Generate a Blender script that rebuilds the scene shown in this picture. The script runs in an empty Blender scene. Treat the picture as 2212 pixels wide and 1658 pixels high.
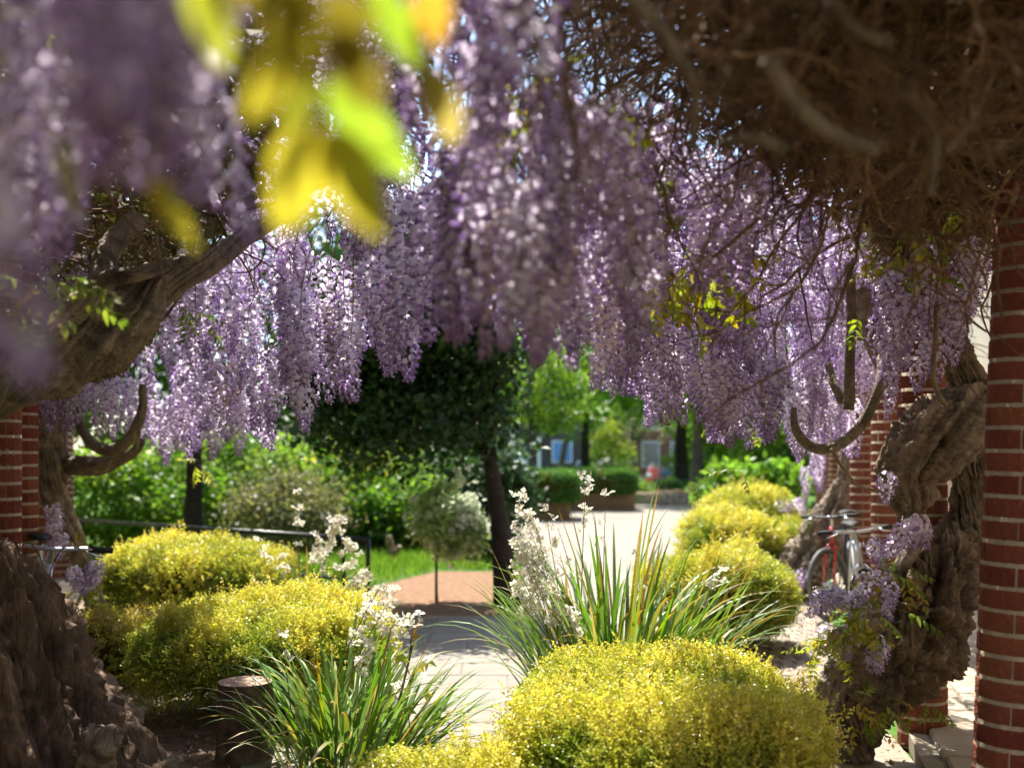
import bpy, math, random
import numpy as np
from mathutils import Vector, Matrix, Quaternion

random.seed(7)
rng = np.random.default_rng(7)
R = math.radians
scene = bpy.context.scene
col = scene.collection

# ------------------------------------------------------------------ camera
H0, FPX, CX, HY = 1.42, 2303.0, 1106.0, 980.0        # camera height, focal length and centre in picture units (2212 x 1658)
cam_d = bpy.data.cameras.new('camera')
cam = bpy.data.objects.new('camera', cam_d); col.objects.link(cam)
cam.location = (0, 0, H0); cam.rotation_euler = (R(90), 0, 0)
cam_d.sensor_fit = 'HORIZONTAL'; cam_d.sensor_width = 48.0; cam_d.lens = 50.0
cam_d.shift_y = (HY - 829.0) / 2212.0
cam_d.clip_start = 0.05; cam_d.clip_end = 900
cam_d.dof.use_dof = True; cam_d.dof.focus_distance = 4.6; cam_d.dof.aperture_fstop = 2.2
scene.camera = cam

def P(x, y, Y):
    """picture point (x, y) at the forward distance Y, in metres"""
    return Vector(((x - CX) / FPX * Y, Y, H0 - (y - HY) / FPX * Y))
def GY(y):
    """forward distance of a ground point seen at picture height y"""
    return H0 * FPX / (y - HY)

# ------------------------------------------------------------------ light
SUN_EL, SUN_AZ = 58.0, -9.0         # azimuth measured from straight ahead, positive to the right
world = bpy.data.worlds.new('World'); scene.world = world; world.use_nodes = True
wn = world.node_tree.nodes; wl = world.node_tree.links
sky = wn.new('ShaderNodeTexSky'); sky.sky_type = 'NISHITA'; sky.sun_disc = False
sky.sun_elevation = R(SUN_EL); sky.sun_rotation = R(SUN_AZ); sky.air_density = 1.0; sky.dust_density = 0.6
wl.new(sky.outputs[0], wn['Background'].inputs[0]); wn['Background'].inputs[1].default_value = 0.15
sun_d = bpy.data.lights.new('sun', 'SUN'); sun_d.energy = 5.0; sun_d.angle = R(0.53); sun_d.color = (1.0, 0.94, 0.85)
sun = bpy.data.objects.new('sun', sun_d); col.objects.link(sun)
S = Vector((math.sin(R(SUN_AZ)) * math.cos(R(SUN_EL)), math.cos(R(SUN_AZ)) * math.cos(R(SUN_EL)), math.sin(R(SUN_EL))))
sun.rotation_euler = S.to_track_quat('Z', 'Y').to_euler(); sun.location = (0, 0, 30)
vs = scene.view_settings
vs.view_transform = 'Standard'; vs.look = 'None'; vs.exposure = 1.45; vs.gamma = 1.0
scene.cycles.use_denoising = True
scene.cycles.use_adaptive_sampling = True; scene.cycles.adaptive_threshold = .02
scene.cycles.max_bounces = 9; scene.cycles.diffuse_bounces = 7; scene.cycles.glossy_bounces = 2
scene.cycles.transmission_bounces = 4; scene.cycles.transparent_max_bounces = 4
scene.cycles.caustics_reflective = False; scene.cycles.caustics_refractive = False
scene.cycles.sample_clamp_indirect = 6.0

# ------------------------------------------------------------------ numpy helpers
def vnoise(p, seed=0):
    p = np.asarray(p, float)
    i = np.floor(p).astype(np.int64); f = p - i; u = f * f * (3 - 2 * f)
    def h(a, b, c):
        n = (a * 374761393 + b * 668265263 + c * 2147483647 * 3 + seed * 1274126177) & 0xffffffff
        n = ((n ^ (n >> 13)) * 1274126177) & 0xffffffff
        n = (n ^ (n >> 16)) & 0xffff
        return n / 32767.5 - 1.0
    out = 0
    for dx in (0, 1):
        for dy in (0, 1):
            for dz in (0, 1):
                w = (u[:, 0] if dx else 1 - u[:, 0]) * (u[:, 1] if dy else 1 - u[:, 1]) * (u[:, 2] if dz else 1 - u[:, 2])
                out = out + w * h(i[:, 0] + dx, i[:, 1] + dy, i[:, 2] + dz)
    return out
def fbm(p, seed=0, octaves=3):
    a, s, out = 1.0, 1.0, 0
    for o in range(octaves):
        out = out + a * vnoise(np.asarray(p) * s, seed + o * 17); a *= .5; s *= 2.03
    return out
def unit(v):
    return v / np.maximum(np.linalg.norm(v, axis=-1, keepdims=True), 1e-9)

def mesh_np(name, V, polys, mats, colors=None, smooth=True, midx=None):
    me = bpy.data.meshes.new(name)
    V = np.asarray(V, np.float32)
    polys = [np.asarray(p, np.int32) for p in polys if len(p)]
    me.vertices.add(len(V)); me.vertices.foreach_set('co', V.ravel())
    li = np.concatenate([p.ravel() for p in polys])
    tot = np.concatenate([np.full(len(p), p.shape[1], np.int32) for p in polys])
    st = np.concatenate([[0], np.cumsum(tot)[:-1]]).astype(np.int32)
    me.loops.add(len(li)); me.loops.foreach_set('vertex_index', li)
    me.polygons.add(len(tot)); me.polygons.foreach_set('loop_start', st)
    me.polygons.foreach_set('use_smooth', np.full(len(tot), smooth))
    if midx is not None: me.polygons.foreach_set('material_index', np.asarray(midx, np.int32))
    for m in (mats if isinstance(mats, (list, tuple)) else [mats]): me.materials.append(m)
    if colors is not None:
        c = np.ones((len(V), 4), np.float32); c[:, :3] = colors
        a = me.color_attributes.new('Col', 'FLOAT_COLOR', 'POINT'); a.data.foreach_set('color', c.ravel())
    me.update(calc_edges=True)
    return me

def link(name, me, parent=None, absolute=True):
    o = bpy.data.objects.new(name, me); col.objects.link(o)
    if parent is not None:
        o.parent = parent
        if absolute and parent.type == 'EMPTY': o.matrix_parent_inverse = Matrix.Translation(-Vector(parent.location))
    return o
def tag(o, label, cat, group=None):
    o['label'] = label; o['category'] = cat
    if group: o['group'] = group
    return o
def thing(name, label, cat, loc=(0, 0, 0), group=None, rotz=0.0):
    o = bpy.data.objects.new(name, None); col.objects.link(o); o.location = loc; o.rotation_euler = (0, 0, rotz)
    o.empty_display_size = .1
    return tag(o, label, cat, group)
def struct(o): o['kind'] = 'structure'; return o
def stuff(o): o['kind'] = 'stuff'; return o

class MB:
    """collects shapes into one mesh"""
    def __init__(s): s.V = []; s.Q = []; s.T = []; s.C = []; s.n = 0
    def add(s, V, Q=(), T=(), c=None):
        V = np.asarray(V, float).reshape(-1, 3)
        if len(Q): s.Q.append(np.asarray(Q) + s.n)
        if len(T): s.T.append(np.asarray(T) + s.n)
        s.V.append(V); s.n += len(V)
        s.C.append(np.tile(np.asarray(c if c is not None else (1, 1, 1), float), (len(V), 1)) if c is None or np.ndim(c) == 1 else c)
    def box(s, lo, hi, c=None, bev=0.0):
        (x0, y0, z0), (x1, y1, z1) = lo, hi
        V = [(x, y, z) for x in (x0, x1) for y in (y0, y1) for z in (z0, z1)]
        s.add(V, [(0, 1, 3, 2), (4, 6, 7, 5), (0, 4, 5, 1), (2, 3, 7, 6), (0, 2, 6, 4), (1, 5, 7, 3)], c=c)
    def obox(s, c0, ax, ay, az, c=None):
        """oriented box: centre and three half axes"""
        c0, ax, ay, az = (np.asarray(q, float) for q in (c0, ax, ay, az))
        V = [c0 + a * ax + b * ay + d * az for a in (-1, 1) for b in (-1, 1) for d in (-1, 1)]
        s.add(V, [(0, 1, 3, 2), (4, 6, 7, 5), (0, 4, 5, 1), (2, 3, 7, 6), (0, 2, 6, 4), (1, 5, 7, 3)], c=c)
    def tube(s, pts, rad, n=8, c=None, closed=False):
        V, Q, T = tube_geo(pts, rad, n, closed); s.add(V, Q, T, c)
    def build(s, name, mat, parent=None, smooth=False, absolute=True, colors=False):
        P_ = []
        if s.Q: P_.append(np.concatenate(s.Q))
        if s.T: P_.append(np.concatenate(s.T))
        me = mesh_np(name, np.concatenate(s.V), P_, mat, np.concatenate(s.C) if colors else None, smooth)
        return link(name, me, parent, absolute)

def frames(pts):
    pts = np.asarray(pts, float); n = len(pts)
    T = np.gradient(pts, axis=0); T = unit(T)
    a = np.array([0, 0, 1.0]) if abs(T[0][2]) < .9 else np.array([1.0, 0, 0])
    N = np.zeros_like(pts); N[0] = unit(np.cross(np.cross(T[0], a), T[0]))
    for i in range(1, n):
        v = N[i - 1] - T[i] * np.dot(N[i - 1], T[i]); N[i] = unit(v)
    return T, N, np.cross(T, N)
def tube_geo(pts, rad, n=8, closed=False):
    pts = np.asarray(pts, float); m = len(pts)
    rad = np.broadcast_to(np.asarray(rad, float), (m,))
    T, N, B = frames(pts)
    th = np.linspace(0, 2 * np.pi, n, endpoint=False)
    V = (pts[:, None, :] + rad[:, None, None] * (np.cos(th)[None, :, None] * N[:, None, :] + np.sin(th)[None, :, None] * B[:, None, :])).reshape(-1, 3)
    i = np.arange(m - 1)[:, None]; j = np.arange(n)[None, :]
    Q = np.stack([i * n + j, i * n + (j + 1) % n, (i + 1) * n + (j + 1) % n, (i + 1) * n + j], -1).reshape(-1, 4)
    if closed:
        j1 = np.arange(n); Q = np.concatenate([Q, np.stack([(m - 1) * n + j1, (m - 1) * n + (j1 + 1) % n, (j1 + 1) % n, j1], -1)])
        return V, Q, np.zeros((0, 3), int)
    V = np.concatenate([V, pts[:1], pts[-1:]])
    j = np.arange(n)
    T3 = np.concatenate([np.stack([np.full(n, m * n), (j + 1) % n, j], -1),
                         np.stack([np.full(n, m * n + 1), (m - 1) * n + j, (m - 1) * n + (j + 1) % n], -1)])
    return V, Q, T3
def spline(ctrl, n):
    """Catmull-Rom through rows of any width"""
    c = np.asarray(ctrl, float); c = np.vstack([2 * c[0] - c[1], c, 2 * c[-1] - c[-2]])
    k = len(c) - 3; t = np.linspace(0, k - 1e-6, n); i = t.astype(int); f = (t - i)[:, None]
    a, b, d, e = c[i], c[i + 1], c[i + 2], c[i + 3]
    return .5 * (2 * b + (d - a) * f + (2 * a - 5 * b + 4 * d - e) * f ** 2 + (3 * b - a - 3 * d + e) * f ** 3)

# ------------------------------------------------------------------ materials
def newmat(name):
    m = bpy.data.materials.new(name); m.use_nodes = True
    return m, m.node_tree.nodes, m.node_tree.links, m.node_tree.nodes['Principled BSDF']
def pmat(name, rgb, rough=.6, spec=.4, metal=0.0, var=.0, nscale=6.0, bump=.0, bscale=40.0, rgb2=None, objvar=0.0, coords='Object', stretch=None, coat=0.0):
    m, n, l, p = newmat(name)
    p.inputs['Roughness'].default_value = rough; p.inputs['Specular IOR Level'].default_value = spec; p.inputs['Metallic'].default_value = metal
    if coat: p.inputs['Coat Weight'].default_value = coat
    tc = n.new('ShaderNodeTexCoord'); src = tc.outputs[coords]
    if stretch:
        mp = n.new('ShaderNodeMapping'); mp.inputs['Scale'].default_value = stretch; l.new(src, mp.inputs[0]); src = mp.outputs[0]
    last = None
    if rgb2 is not None or var:
        nz = n.new('ShaderNodeTexNoise'); nz.inputs['Scale'].default_value = nscale; nz.inputs['Detail'].default_value = 6; nz.inputs['Roughness'].default_value = .65
        l.new(src, nz.inputs['Vector'])
        cr = n.new('ShaderNodeValToRGB')
        a = rgb; b = rgb2 if rgb2 is not None else tuple(c * (1 - var) for c in rgb)
        cr.color_ramp.elements[0].position = .33; cr.color_ramp.elements[1].position = .68
        cr.color_ramp.elements[0].color = (*b, 1); cr.color_ramp.elements[1].color = (*a, 1)
        l.new(nz.outputs['Fac'], cr.inputs[0]); last = cr.outputs[0]
    if objvar:
        oi = n.new('ShaderNodeObjectInfo'); hv = n.new('ShaderNodeHueSaturation')
        mr = n.new('ShaderNodeMapRange'); mr.inputs['To Min'].default_value = 1 - objvar; mr.inputs['To Max'].default_value = 1 + objvar
        l.new(oi.outputs['Random'], mr.inputs[0]); l.new(mr.outputs[0], hv.inputs['Value'])
        mh = n.new('ShaderNodeMath'); mh.operation = 'MULTIPLY_ADD'; mh.inputs[1].default_value = .03 * objvar / .3; mh.inputs[2].default_value = .5 - .015 * objvar / .3
        l.new(oi.outputs['Random'], mh.inputs[0]); l.new(mh.outputs[0], hv.inputs['Hue'])
        if last is not None: l.new(last, hv.inputs['Color'])
        else: hv.inputs['Color'].default_value = (*rgb, 1)
        last = hv.outputs[0]
    if last is not None: l.new(last, p.inputs['Base Color'])
    else: p.inputs['Base Color'].default_value = (*rgb, 1)
    if bump:
        nb = n.new('ShaderNodeTexNoise'); nb.inputs['Scale'].default_value = bscale; nb.inputs['Detail'].default_value = 7
        l.new(src, nb.inputs['Vector'])
        bp = n.new('ShaderNodeBump'); bp.inputs['Strength'].default_value = bump; bp.inputs['Distance'].default_value = .02
        l.new(nb.outputs['Fac'], bp.inputs['Height']); l.new(bp.outputs[0], p.inputs['Normal'])
    return m
def leafmat(name, trans=.4, rough=.45, spec=.35, objvar=0.0, tgain=(1.15, 1.1, .6)):
    """leaf or petal: colour from the mesh, part of the light passes through"""
    m, n, l, p = newmat(name)
    at = n.new('ShaderNodeAttribute'); at.attribute_name = 'Col'; c = at.outputs['Color']
    if objvar:
        oi = n.new('ShaderNodeObjectInfo'); hv = n.new('ShaderNodeHueSaturation')
        mr = n.new('ShaderNodeMapRange'); mr.inputs['To Min'].default_value = 1 - objvar; mr.inputs['To Max'].default_value = 1 + objvar
        l.new(oi.outputs['Random'], mr.inputs[0]); l.new(mr.outputs[0], hv.inputs['Value']); l.new(c, hv.inputs['Color']); c = hv.outputs[0]
        wn_ = n.new('ShaderNodeTexWhiteNoise'); wn_.noise_dimensions = '1D'; l.new(oi.outputs['Random'], wn_.inputs['W'])
        m2 = n.new('ShaderNodeMapRange'); m2.inputs['To Min'].default_value = 1 - objvar * 1.2; m2.inputs['To Max'].default_value = 1 + objvar * .8
        l.new(wn_.outputs['Value'], m2.inputs[0]); l.new(m2.outputs[0], hv.inputs['Saturation'])
    l.new(c, p.inputs['Base Color']); p.inputs['Roughness'].default_value = rough; p.inputs['Specular IOR Level'].default_value = spec
    tr = n.new('ShaderNodeBsdfTranslucent'); mx = n.new('ShaderNodeMix'); mx.data_type = 'RGBA'; mx.blend_type = 'MULTIPLY'; mx.inputs[0].default_value = 1
    l.new(c, mx.inputs[6]); mx.inputs[7].default_value = (*tgain, 1); l.new(mx.outputs[2], tr.inputs[0])
    ms = n.new('ShaderNodeMixShader'); ms.inputs[0].default_value = trans
    l.new(p.outputs[0], ms.inputs[1]); l.new(tr.outputs[0], ms.inputs[2]); l.new(ms.outputs[0], n['Material Output'].inputs[0])
    return m

def barkmat(name, dark, light, scale=1.0, grain=1.0):
    m, n, l, p = newmat(name)
    tc0 = n.new('ShaderNodeTexCoord'); mp_ = n.new('ShaderNodeMapping'); mp_.inputs['Scale'].default_value = (1, 1, grain); l.new(tc0.outputs['Object'], mp_.inputs[0])
    at = n.new('ShaderNodeAttribute'); at.attribute_name = 'Col'
    nz = n.new('ShaderNodeTexNoise'); nz.inputs['Scale'].default_value = 14 * scale; nz.inputs['Detail'].default_value = 8; nz.inputs['Roughness'].default_value = .7
    l.new(mp_.outputs[0], nz.inputs['Vector'])
    cr = n.new('ShaderNodeValToRGB'); cr.color_ramp.elements[0].position = .3; cr.color_ramp.elements[1].position = .72
    cr.color_ramp.elements[0].color = (*dark, 1); cr.color_ramp.elements[1].color = (*light, 1)
    l.new(nz.outputs['Fac'], cr.inputs[0])
    mx = n.new('ShaderNodeMix'); mx.data_type = 'RGBA'; mx.blend_type = 'MULTIPLY'; mx.inputs[0].default_value = 1
    l.new(cr.outputs[0], mx.inputs[6]); l.new(at.outputs['Color'], mx.inputs[7]); l.new(mx.outputs[2], p.inputs['Base Color'])
    p.inputs['Roughness'].default_value = .85; p.inputs['Specular IOR Level'].default_value = .2
    nb = n.new('ShaderNodeTexNoise'); nb.inputs['Scale'].default_value = 48 * scale; nb.inputs['Detail'].default_value = 8; l.new(mp_.outputs[0], nb.inputs['Vector'])
    bp = n.new('ShaderNodeBump'); bp.inputs['Strength'].default_value = .9; bp.inputs['Distance'].default_value = .02
    l.new(nb.outputs['Fac'], bp.inputs['Height']); l.new(bp.outputs[0], p.inputs['Normal'])
    return m

M = {}
M['brick'] = pmat('brick', (.25, .075, .044), .85, .2, rgb2=(.15, .043, .027), nscale=9, bump=.6, bscale=55, objvar=.2)
M['mortar'] = pmat('mortar', (.55, .46, .33), .9, .15, var=.35, nscale=20, bump=.4, bscale=90)
M['wall'] = pmat('render_wall', (.60, .53, .40), .9, .2, var=.16, nscale=1.5, bump=.15, bscale=30)
M['plinth'] = pmat('wall_plinth', (.24, .16, .10), .85, .2, var=.4, nscale=3, bump=.2, bscale=30)
M['slab'] = pmat('paving_slab', (.265, .236, .193), .85, .25, var=.16, nscale=5, bump=.15, bscale=60, objvar=.07)
M['bedding'] = pmat('path_bedding', (.34, .29, .22), .95, .1, var=.3, nscale=12)
M['sett'] = pmat('sett', (.36, .31, .24), .85, .25, var=.3, nscale=9, bump=.3, bscale=50, objvar=.2)
M['flag'] = pmat('flagstone', (.42, .35, .26), .85, .25, var=.25, nscale=5, bump=.2, bscale=40, objvar=.12)
M['soil'] = pmat('soil', (.24, .17, .11), .95, .1, rgb2=(.10, .065, .04), nscale=14, bump=.9, bscale=35)
M['sandy'] = pmat('sandy_soil', (.34, .275, .20), .95, .1, rgb2=(.19, .14, .095), nscale=8, bump=.6, bscale=35)
M['mulch'] = pmat('mulch', (.30, .185, .115), .95, .1, rgb2=(.17, .095, .058), nscale=12, bump=.8, bscale=50)
M['lawn'] = pmat('lawn_ground', (.10, .20, .03), .9, .1, rgb2=(.05, .11, .02), nscale=3, bump=.5, bscale=60)
M['timber'] = pmat('timber', (.30, .19, .10), .8, .2, var=.4, nscale=4, stretch=(1, 1, 8), bump=.3, bscale=20)
M['stone'] = pmat('bed_stone', (.42, .35, .26), .9, .2, var=.35, nscale=9, bump=.4, bscale=40, objvar=.15)
M['black_metal'] = pmat('black_metal', (.02, .021, .024), .35, .5, var=.3, nscale=15)
M['alloy'] = pmat('alloy', (.62, .63, .65), .28, .5, metal=.9, var=.15, nscale=10)
M['red_paint'] = pmat('red_paint', (.55, .03, .015), .3, .5, coat=.4, var=.1)
M['white_paint'] = pmat('white_paint', (.62, .66, .70), .35, .5, coat=.3, var=.1)
M['blue_black'] = pmat('dark_blue_paint', (.012, .016, .035), .35, .5, coat=.3, var=.1)
M['rubber'] = pmat('rubber', (.025, .025, .026), .7, .3, var=.3, nscale=20)
M['tyre_wall'] = pmat('tyre_grey', (.16, .17, .18), .6, .3, var=.2, nscale=12)
M['bark'] = barkmat('wisteria_bark', (.10, .072, .05), (.34, .265, .19))
M['bark_base'] = barkmat('wisteria_bark_base', (.065, .045, .032), (.36, .275, .20), 1.3, .16)
M['bark_grey'] = barkmat('wisteria_bark_grey', (.15, .115, .085), (.44, .36, .27))
M['tree_bark'] = barkmat('tree_bark', (.075, .06, .048), (.20, .165, .13))
M['dark_bark'] = barkmat('dark_tree_bark', (.02, .016, .013), (.06, .05, .042))
M['twig'] = barkmat('dead_twig', (.11, .06, .03), (.36, .225, .125), 2)
M['vine_stem'] = barkmat('vine_stem', (.17, .13, .085), (.40, .32, .22), 2)
M['petal'] = leafmat('petal', .58, .5, .3, objvar=.16, tgain=(1.0, .92, 1.06))
M['dead_leaf'] = leafmat('dead_leaf', .08, .8, .15)
M['young_leaf'] = leafmat('young_leaf', .72, .7, .08, tgain=(1.05, 1.02, .6))
M['leaf'] = leafmat('vine_leaf', .5, .42, .4, objvar=.14)
M['shrub_leaf'] = leafmat('shrub_leaf', .36, .38, .45)
M['tree_leaf'] = leafmat('tree_leaf', .45, .45, .35)
M['dark_leaf'] = leafmat('dark_leaf', .30, .42, .35)
M['blade'] = leafmat('strap_leaf', .35, .4, .4, objvar=.25)
M['white_petal'] = leafmat('white_petal', .35, .6, .2, tgain=(1, 1, .95))
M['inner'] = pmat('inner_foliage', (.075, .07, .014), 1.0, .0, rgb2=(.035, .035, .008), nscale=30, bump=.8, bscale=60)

# ------------------------------------------------------------------ ground, path, paving
def sheet(name, poly, z, mat, parent=None):
    V = [(x, y, z) for x, y in poly]
    me = mesh_np(name, V, [np.arange(len(V))[None, :]], mat, smooth=False)
    return link(name, me, parent)

gx = np.concatenate([np.linspace(-300, -30, 8), np.linspace(-25, 25, 41), np.linspace(30, 300, 8)])
gy = np.concatenate([np.linspace(-60, -5, 6), np.linspace(0, 70, 71), np.linspace(80, 500, 12)])
def drop(y): t = np.clip((np.asarray(y, float) - 27) / 30, 0, 1); return -.75 * t * t * (3 - 2 * t)
GXm, GYm = np.meshgrid(gx, gy)
V = np.stack([GXm.ravel(), GYm.ravel(), drop(GYm.ravel()) - .012], -1); nx = len(gx)
i, j = np.meshgrid(np.arange(len(gy) - 1), np.arange(nx - 1), indexing='ij')
Q = np.stack([i * nx + j, i * nx + j + 1, (i + 1) * nx + j + 1, (i + 1) * nx + j], -1).reshape(-1, 4)
struct(link('ground', mesh_np('ground', V, [Q], M['lawn'])))
struct(sheet('planting_bed', [(-9, -3), (-.55, -3), (-.55, 9.36), (-3.6, 9.5), (-6, 14), (-9, 16)], -.004, M['sandy']))
bed2 = struct(sheet('shrub_bed', [(-.55, -3), (2.0, -3), (2.0, 4.0), (1.2, 5.5), (1.25, 8.6), (2.2, 11.6), (3.9, 16.5), (2.9, 16.5), (1.3, 11.6), (.55, 8.6), (.35, 5.6), (-.55, 4.6)], .0, M['soil']))
struct(sheet('mulch', [(-1.75, 9.34), (.06, 9.34), (.06, 12.9), (-.9, 12.9), (-1.6, 11.2)], .0, M['mulch']))
struct(sheet('dark_soil', [(-2.4, 3), (-.75, 3), (-.62, 5.2), (-1.0, 5.5), (-1.9, 5.35), (-2.5, 4.9)], .0, M['soil']))

path = struct(sheet('path', [(-.85, 3.6), (.5, 3.6), (1.35, 9.2), (2.2, 11.7), (6.2, 29.5), (.06, 29.5), (.06, 9.34), (-1.75, 9.34)], .004, M['bedding']))
def inpoly(x, y, poly):
    r = False
    for k in range(len(poly)):
        (x0, y0), (x1, y1) = poly[k], poly[k - 1]
        if (y0 > y) != (y1 > y) and x < (x1 - x0) * (y - y0) / (y1 - y0) + x0: r = not r
    return r
def slab_mesh(name, w, d, h, ch, mat):
    a, b = w / 2, d / 2
    V = [(-a, -b, 0), (a, -b, 0), (a, b, 0), (-a, b, 0), (-a, -b, h - ch), (a, -b, h - ch), (a, b, h - ch), (-a, b, h - ch),
         (-a + ch, -b + ch, h), (a - ch, -b + ch, h), (a - ch, b - ch, h), (-a + ch, b - ch, h)]
    Q = [(8, 9, 10, 11)]
    for k in range(4):
        m = (k + 1) % 4; Q += [(k, m, m + 4, k + 4), (k + 4, m + 4, m + 8, k + 8)]
    return mesh_np(name, V, [np.array(Q)], mat, smooth=False)
slab_me = slab_mesh('paving_slab', .595, .395, .03, .005, M['slab'])
ppoly = [(-.85, 3.6), (.5, 3.6), (1.35, 9.2), (2.2, 11.7), (6.2, 29.5), (.06, 29.5), (.06, 9.34), (-1.75, 9.34)]
cand = []
for r_ in range(66):
    y = 3.8 + r_ * .4
    for c_ in range(-6, 14):
        x = c_ * .6 + (.3 if r_ % 2 else 0) - .03
        if inpoly(x, y, ppoly) and inpoly(x - .25, y, ppoly) or inpoly(x + .25, y, ppoly) and inpoly(x, y, ppoly): cand.append((x, y))
cand.sort(key=lambda q: q[1])
rest = MB()
for k, (x, y) in enumerate(cand):
    z = -.018 + random.uniform(-.0015, .0015)
    if k < 290:
        o = link('paving_slab', slab_me, path); o.location = (x, y, z); o.rotation_euler = (random.uniform(-.002, .002), random.uniform(-.002, .002), random.uniform(-.004, .004))
    else: rest.box((x - .297, y - .197, 0), (x + .297, y + .197, .012))
if rest.n: stuff(rest.build('far_paving', M['slab'], path))

spoly = [(1.25, 4.2), (1.75, 4.2), (2.02, 6.2), (3.3, 11.5), (2.3, 11.5), (1.3, 8.6), (1.22, 5.6)]
setts = struct(sheet('sett_paving', spoly, .008, M['bedding']))
sett_me = [slab_mesh('sett', .098 * q, .165, .035, .012, M['sett']) for q in (1, .97, 1.02)]
k = 0
for r_ in range(60):
    y = 5.1 + r_ * .172
    for c_ in range(40):
        x = .9 + c_ * .105 + (.052 if r_ % 2 else 0)
        u = CX + x / y * FPX
        if k < 300 and inpoly(x, y, spoly) and y > 5.6 and 1560 < u < 1850:
            o = link('sett', random.choice(sett_me), setts); k += 1
            o.location = (x + random.uniform(-.004, .004), y + random.uniform(-.005, .005), -.012 + random.uniform(-.003, .004)); o.rotation_euler = (random.uniform(-.02, .02), random.uniform(-.02, .02), random.uniform(-.05, .05))

# rows of columns
ROW_R = [(1.70, 3.57), (2.0, 5.2), (2.76, 7.85), (3.22, 9.8), (4.03, 12.8), (4.69, 15.4), (5.36, 18.0), (5.97, 20.6)]
ROW_L = [(-2.5, 5.17), (-2.92, 6.3), (-3.40, 7.6), (-5.2, 12.3)]
def rowR(y): return 1.64 + (y - 3.4) * .249
dR = np.array([.2416, .9704]); nR = np.array([.9704, -.2416])

# covered walkway of flagstones behind the near columns
walk = struct(thing('walkway', '', 'walkway', (0, 0, 0))); del walk['label']; del walk['category']
def along(t, s, z=0):     # t metres along the row, s metres to the wall side
    p = np.array([1.64, 3.4]) + dR * t + nR * s; return (p[0], p[1], z)
mb = MB(); V = [along(-3, -.16, .0), along(-3, 1.75, .0), along(19, 1.75, .0), along(19, -.16, .0), along(-3, -.16, .085), along(-3, 1.75, .085), along(19, 1.75, .085), along(19, -.16, .085)]
mb.add(V, [(4, 5, 6, 7), (0, 1, 5, 4), (1, 2, 6, 5), (2, 3, 7, 6), (3, 0, 4, 7)]); struct(mb.build('walkway_bed', M['bedding'], walk))
flag_me = slab_mesh('flagstone', .79, .60, .04, .006, M['flag']); kerb_me = slab_mesh('edge_stone', .26, .88, .10, .012, M['flag'])
ang = -math.atan2(.2416, .9704)
for r_ in range(31):
    t = -1.6 + r_ * .61
    for c_ in range(2):
        o = link('flagstone', flag_me, walk); o.location = along(t + (.3 if c_ else 0), .60 + c_ * .80, .058 + random.uniform(-.003, .003)); o.rotation_euler = (0, 0, ang + random.uniform(-.006, .006))
for r_ in range(16):
    t = -1.0 + r_ * .9
    if 1.05 < t < 1.6: continue
    o = link('edge_stone', kerb_me, walk); o.location = along(t, .06, .012 + random.uniform(-.004, .004)); o.rotation_euler = (0, 0, ang + random.uniform(-.02, .02))

# ------------------------------------------------------------------ buildings behind the columns
def wall_building(name, label, p0, d, L, h, th, side, plinth_h):
    t = thing(name, label, 'building', (p0[0], p0[1], 0))
    d = np.array(d); nrm = np.array([d[1], -d[0]]) * side
    def blk(nm, mat, a0, a1, s0, s1, z0, z1):
        m = MB(); q = []
        for z in (z0, z1):
            for a, s in ((a0, s0), (a1, s0), (a1, s1), (a0, s1)):
                v = np.array(p0) + d * a + nrm * s; q.append((v[0], v[1], z))
        m.add(q, [(0, 3, 2, 1), (4, 5, 6, 7), (0, 1, 5, 4), (1, 2, 6, 5), (2, 3, 7, 6), (3, 0, 4, 7)]); return m.build(nm, mat, t)
    blk('wall', M['wall'], 0, L, 0, th, 0, h)
    if plinth_h: blk('plinth', M['plinth'], -.01, L + .01, -.04, .0, 0, plinth_h)
    blk('roof_edge', M['timber'], -.2, L + .2, -.35, th + .2, h, h + .18)
    return t
wp = along(-6, 1.76)
wall_building('rendered_building', 'cream rendered building along the flagstone walkway behind the brick columns', (wp[0], wp[1]), dR, 34, 7.5, 3.0, 1, 1.55)
dL = unit(np.array([-.36, .93]))
wall_building('rendered_building', 'cream rendered building behind the vine with the thick horizontal limb', (-3.35 + .36 * 9, 5.5 - .93 * 9), dL, 34, 9.0, 3.0, -1, 0)

# ------------------------------------------------------------------ brick columns, brick by brick
def brick_mesh(rad, a, h, ch=.004, depth=.05, n=7):
    th = np.linspace(-a / 2, a / 2, n); V = []
    prof = [(rad - depth, -h / 2), (rad - ch, -h / 2), (rad, -h / 2 + ch), (rad, h / 2 - ch), (rad - ch, h / 2), (rad - depth, h / 2)]
    for t in th:
        for r_, z in prof: V.append((r_ * math.cos(t), r_ * math.sin(t), z))
    Q = []
    for s in range(n - 1):
        for q in range(5): Q.append((s * 6 + q, (s + 1) * 6 + q, (s + 1) * 6 + q + 1, s * 6 + q + 1))
    H = [tuple(range(5, -1, -1)), tuple((n - 1) * 6 + q for q in range(6))]
    return mesh_np('brick', V, [np.array(Q), np.array(H)], M['brick'], smooth=False)
CR, PITCH = .116, .0752
brick_me = [brick_mesh(CR, 2 * math.pi / 3 - .05, PITCH - .0125 + e) for e in (0, .0008, -.0008)]
def core_mesh(h):
    n = 32; th = np.linspace(0, 2 * np.pi, n, endpoint=False); r_ = CR - .0035
    V = np.concatenate([np.stack([r_ * np.cos(th), r_ * np.sin(th), np.full(n, z)], -1) for z in (0, h)] + [[[0, 0, h]]])
    j = np.arange(n)
    return mesh_np('mortar_core', V, [np.stack([j, (j + 1) % n, n + (j + 1) % n, n + j], -1), np.stack([n + j, n + (j + 1) % n, np.full(n, 2 * n)], -1)], M['mortar'])
cores = {}
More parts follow.
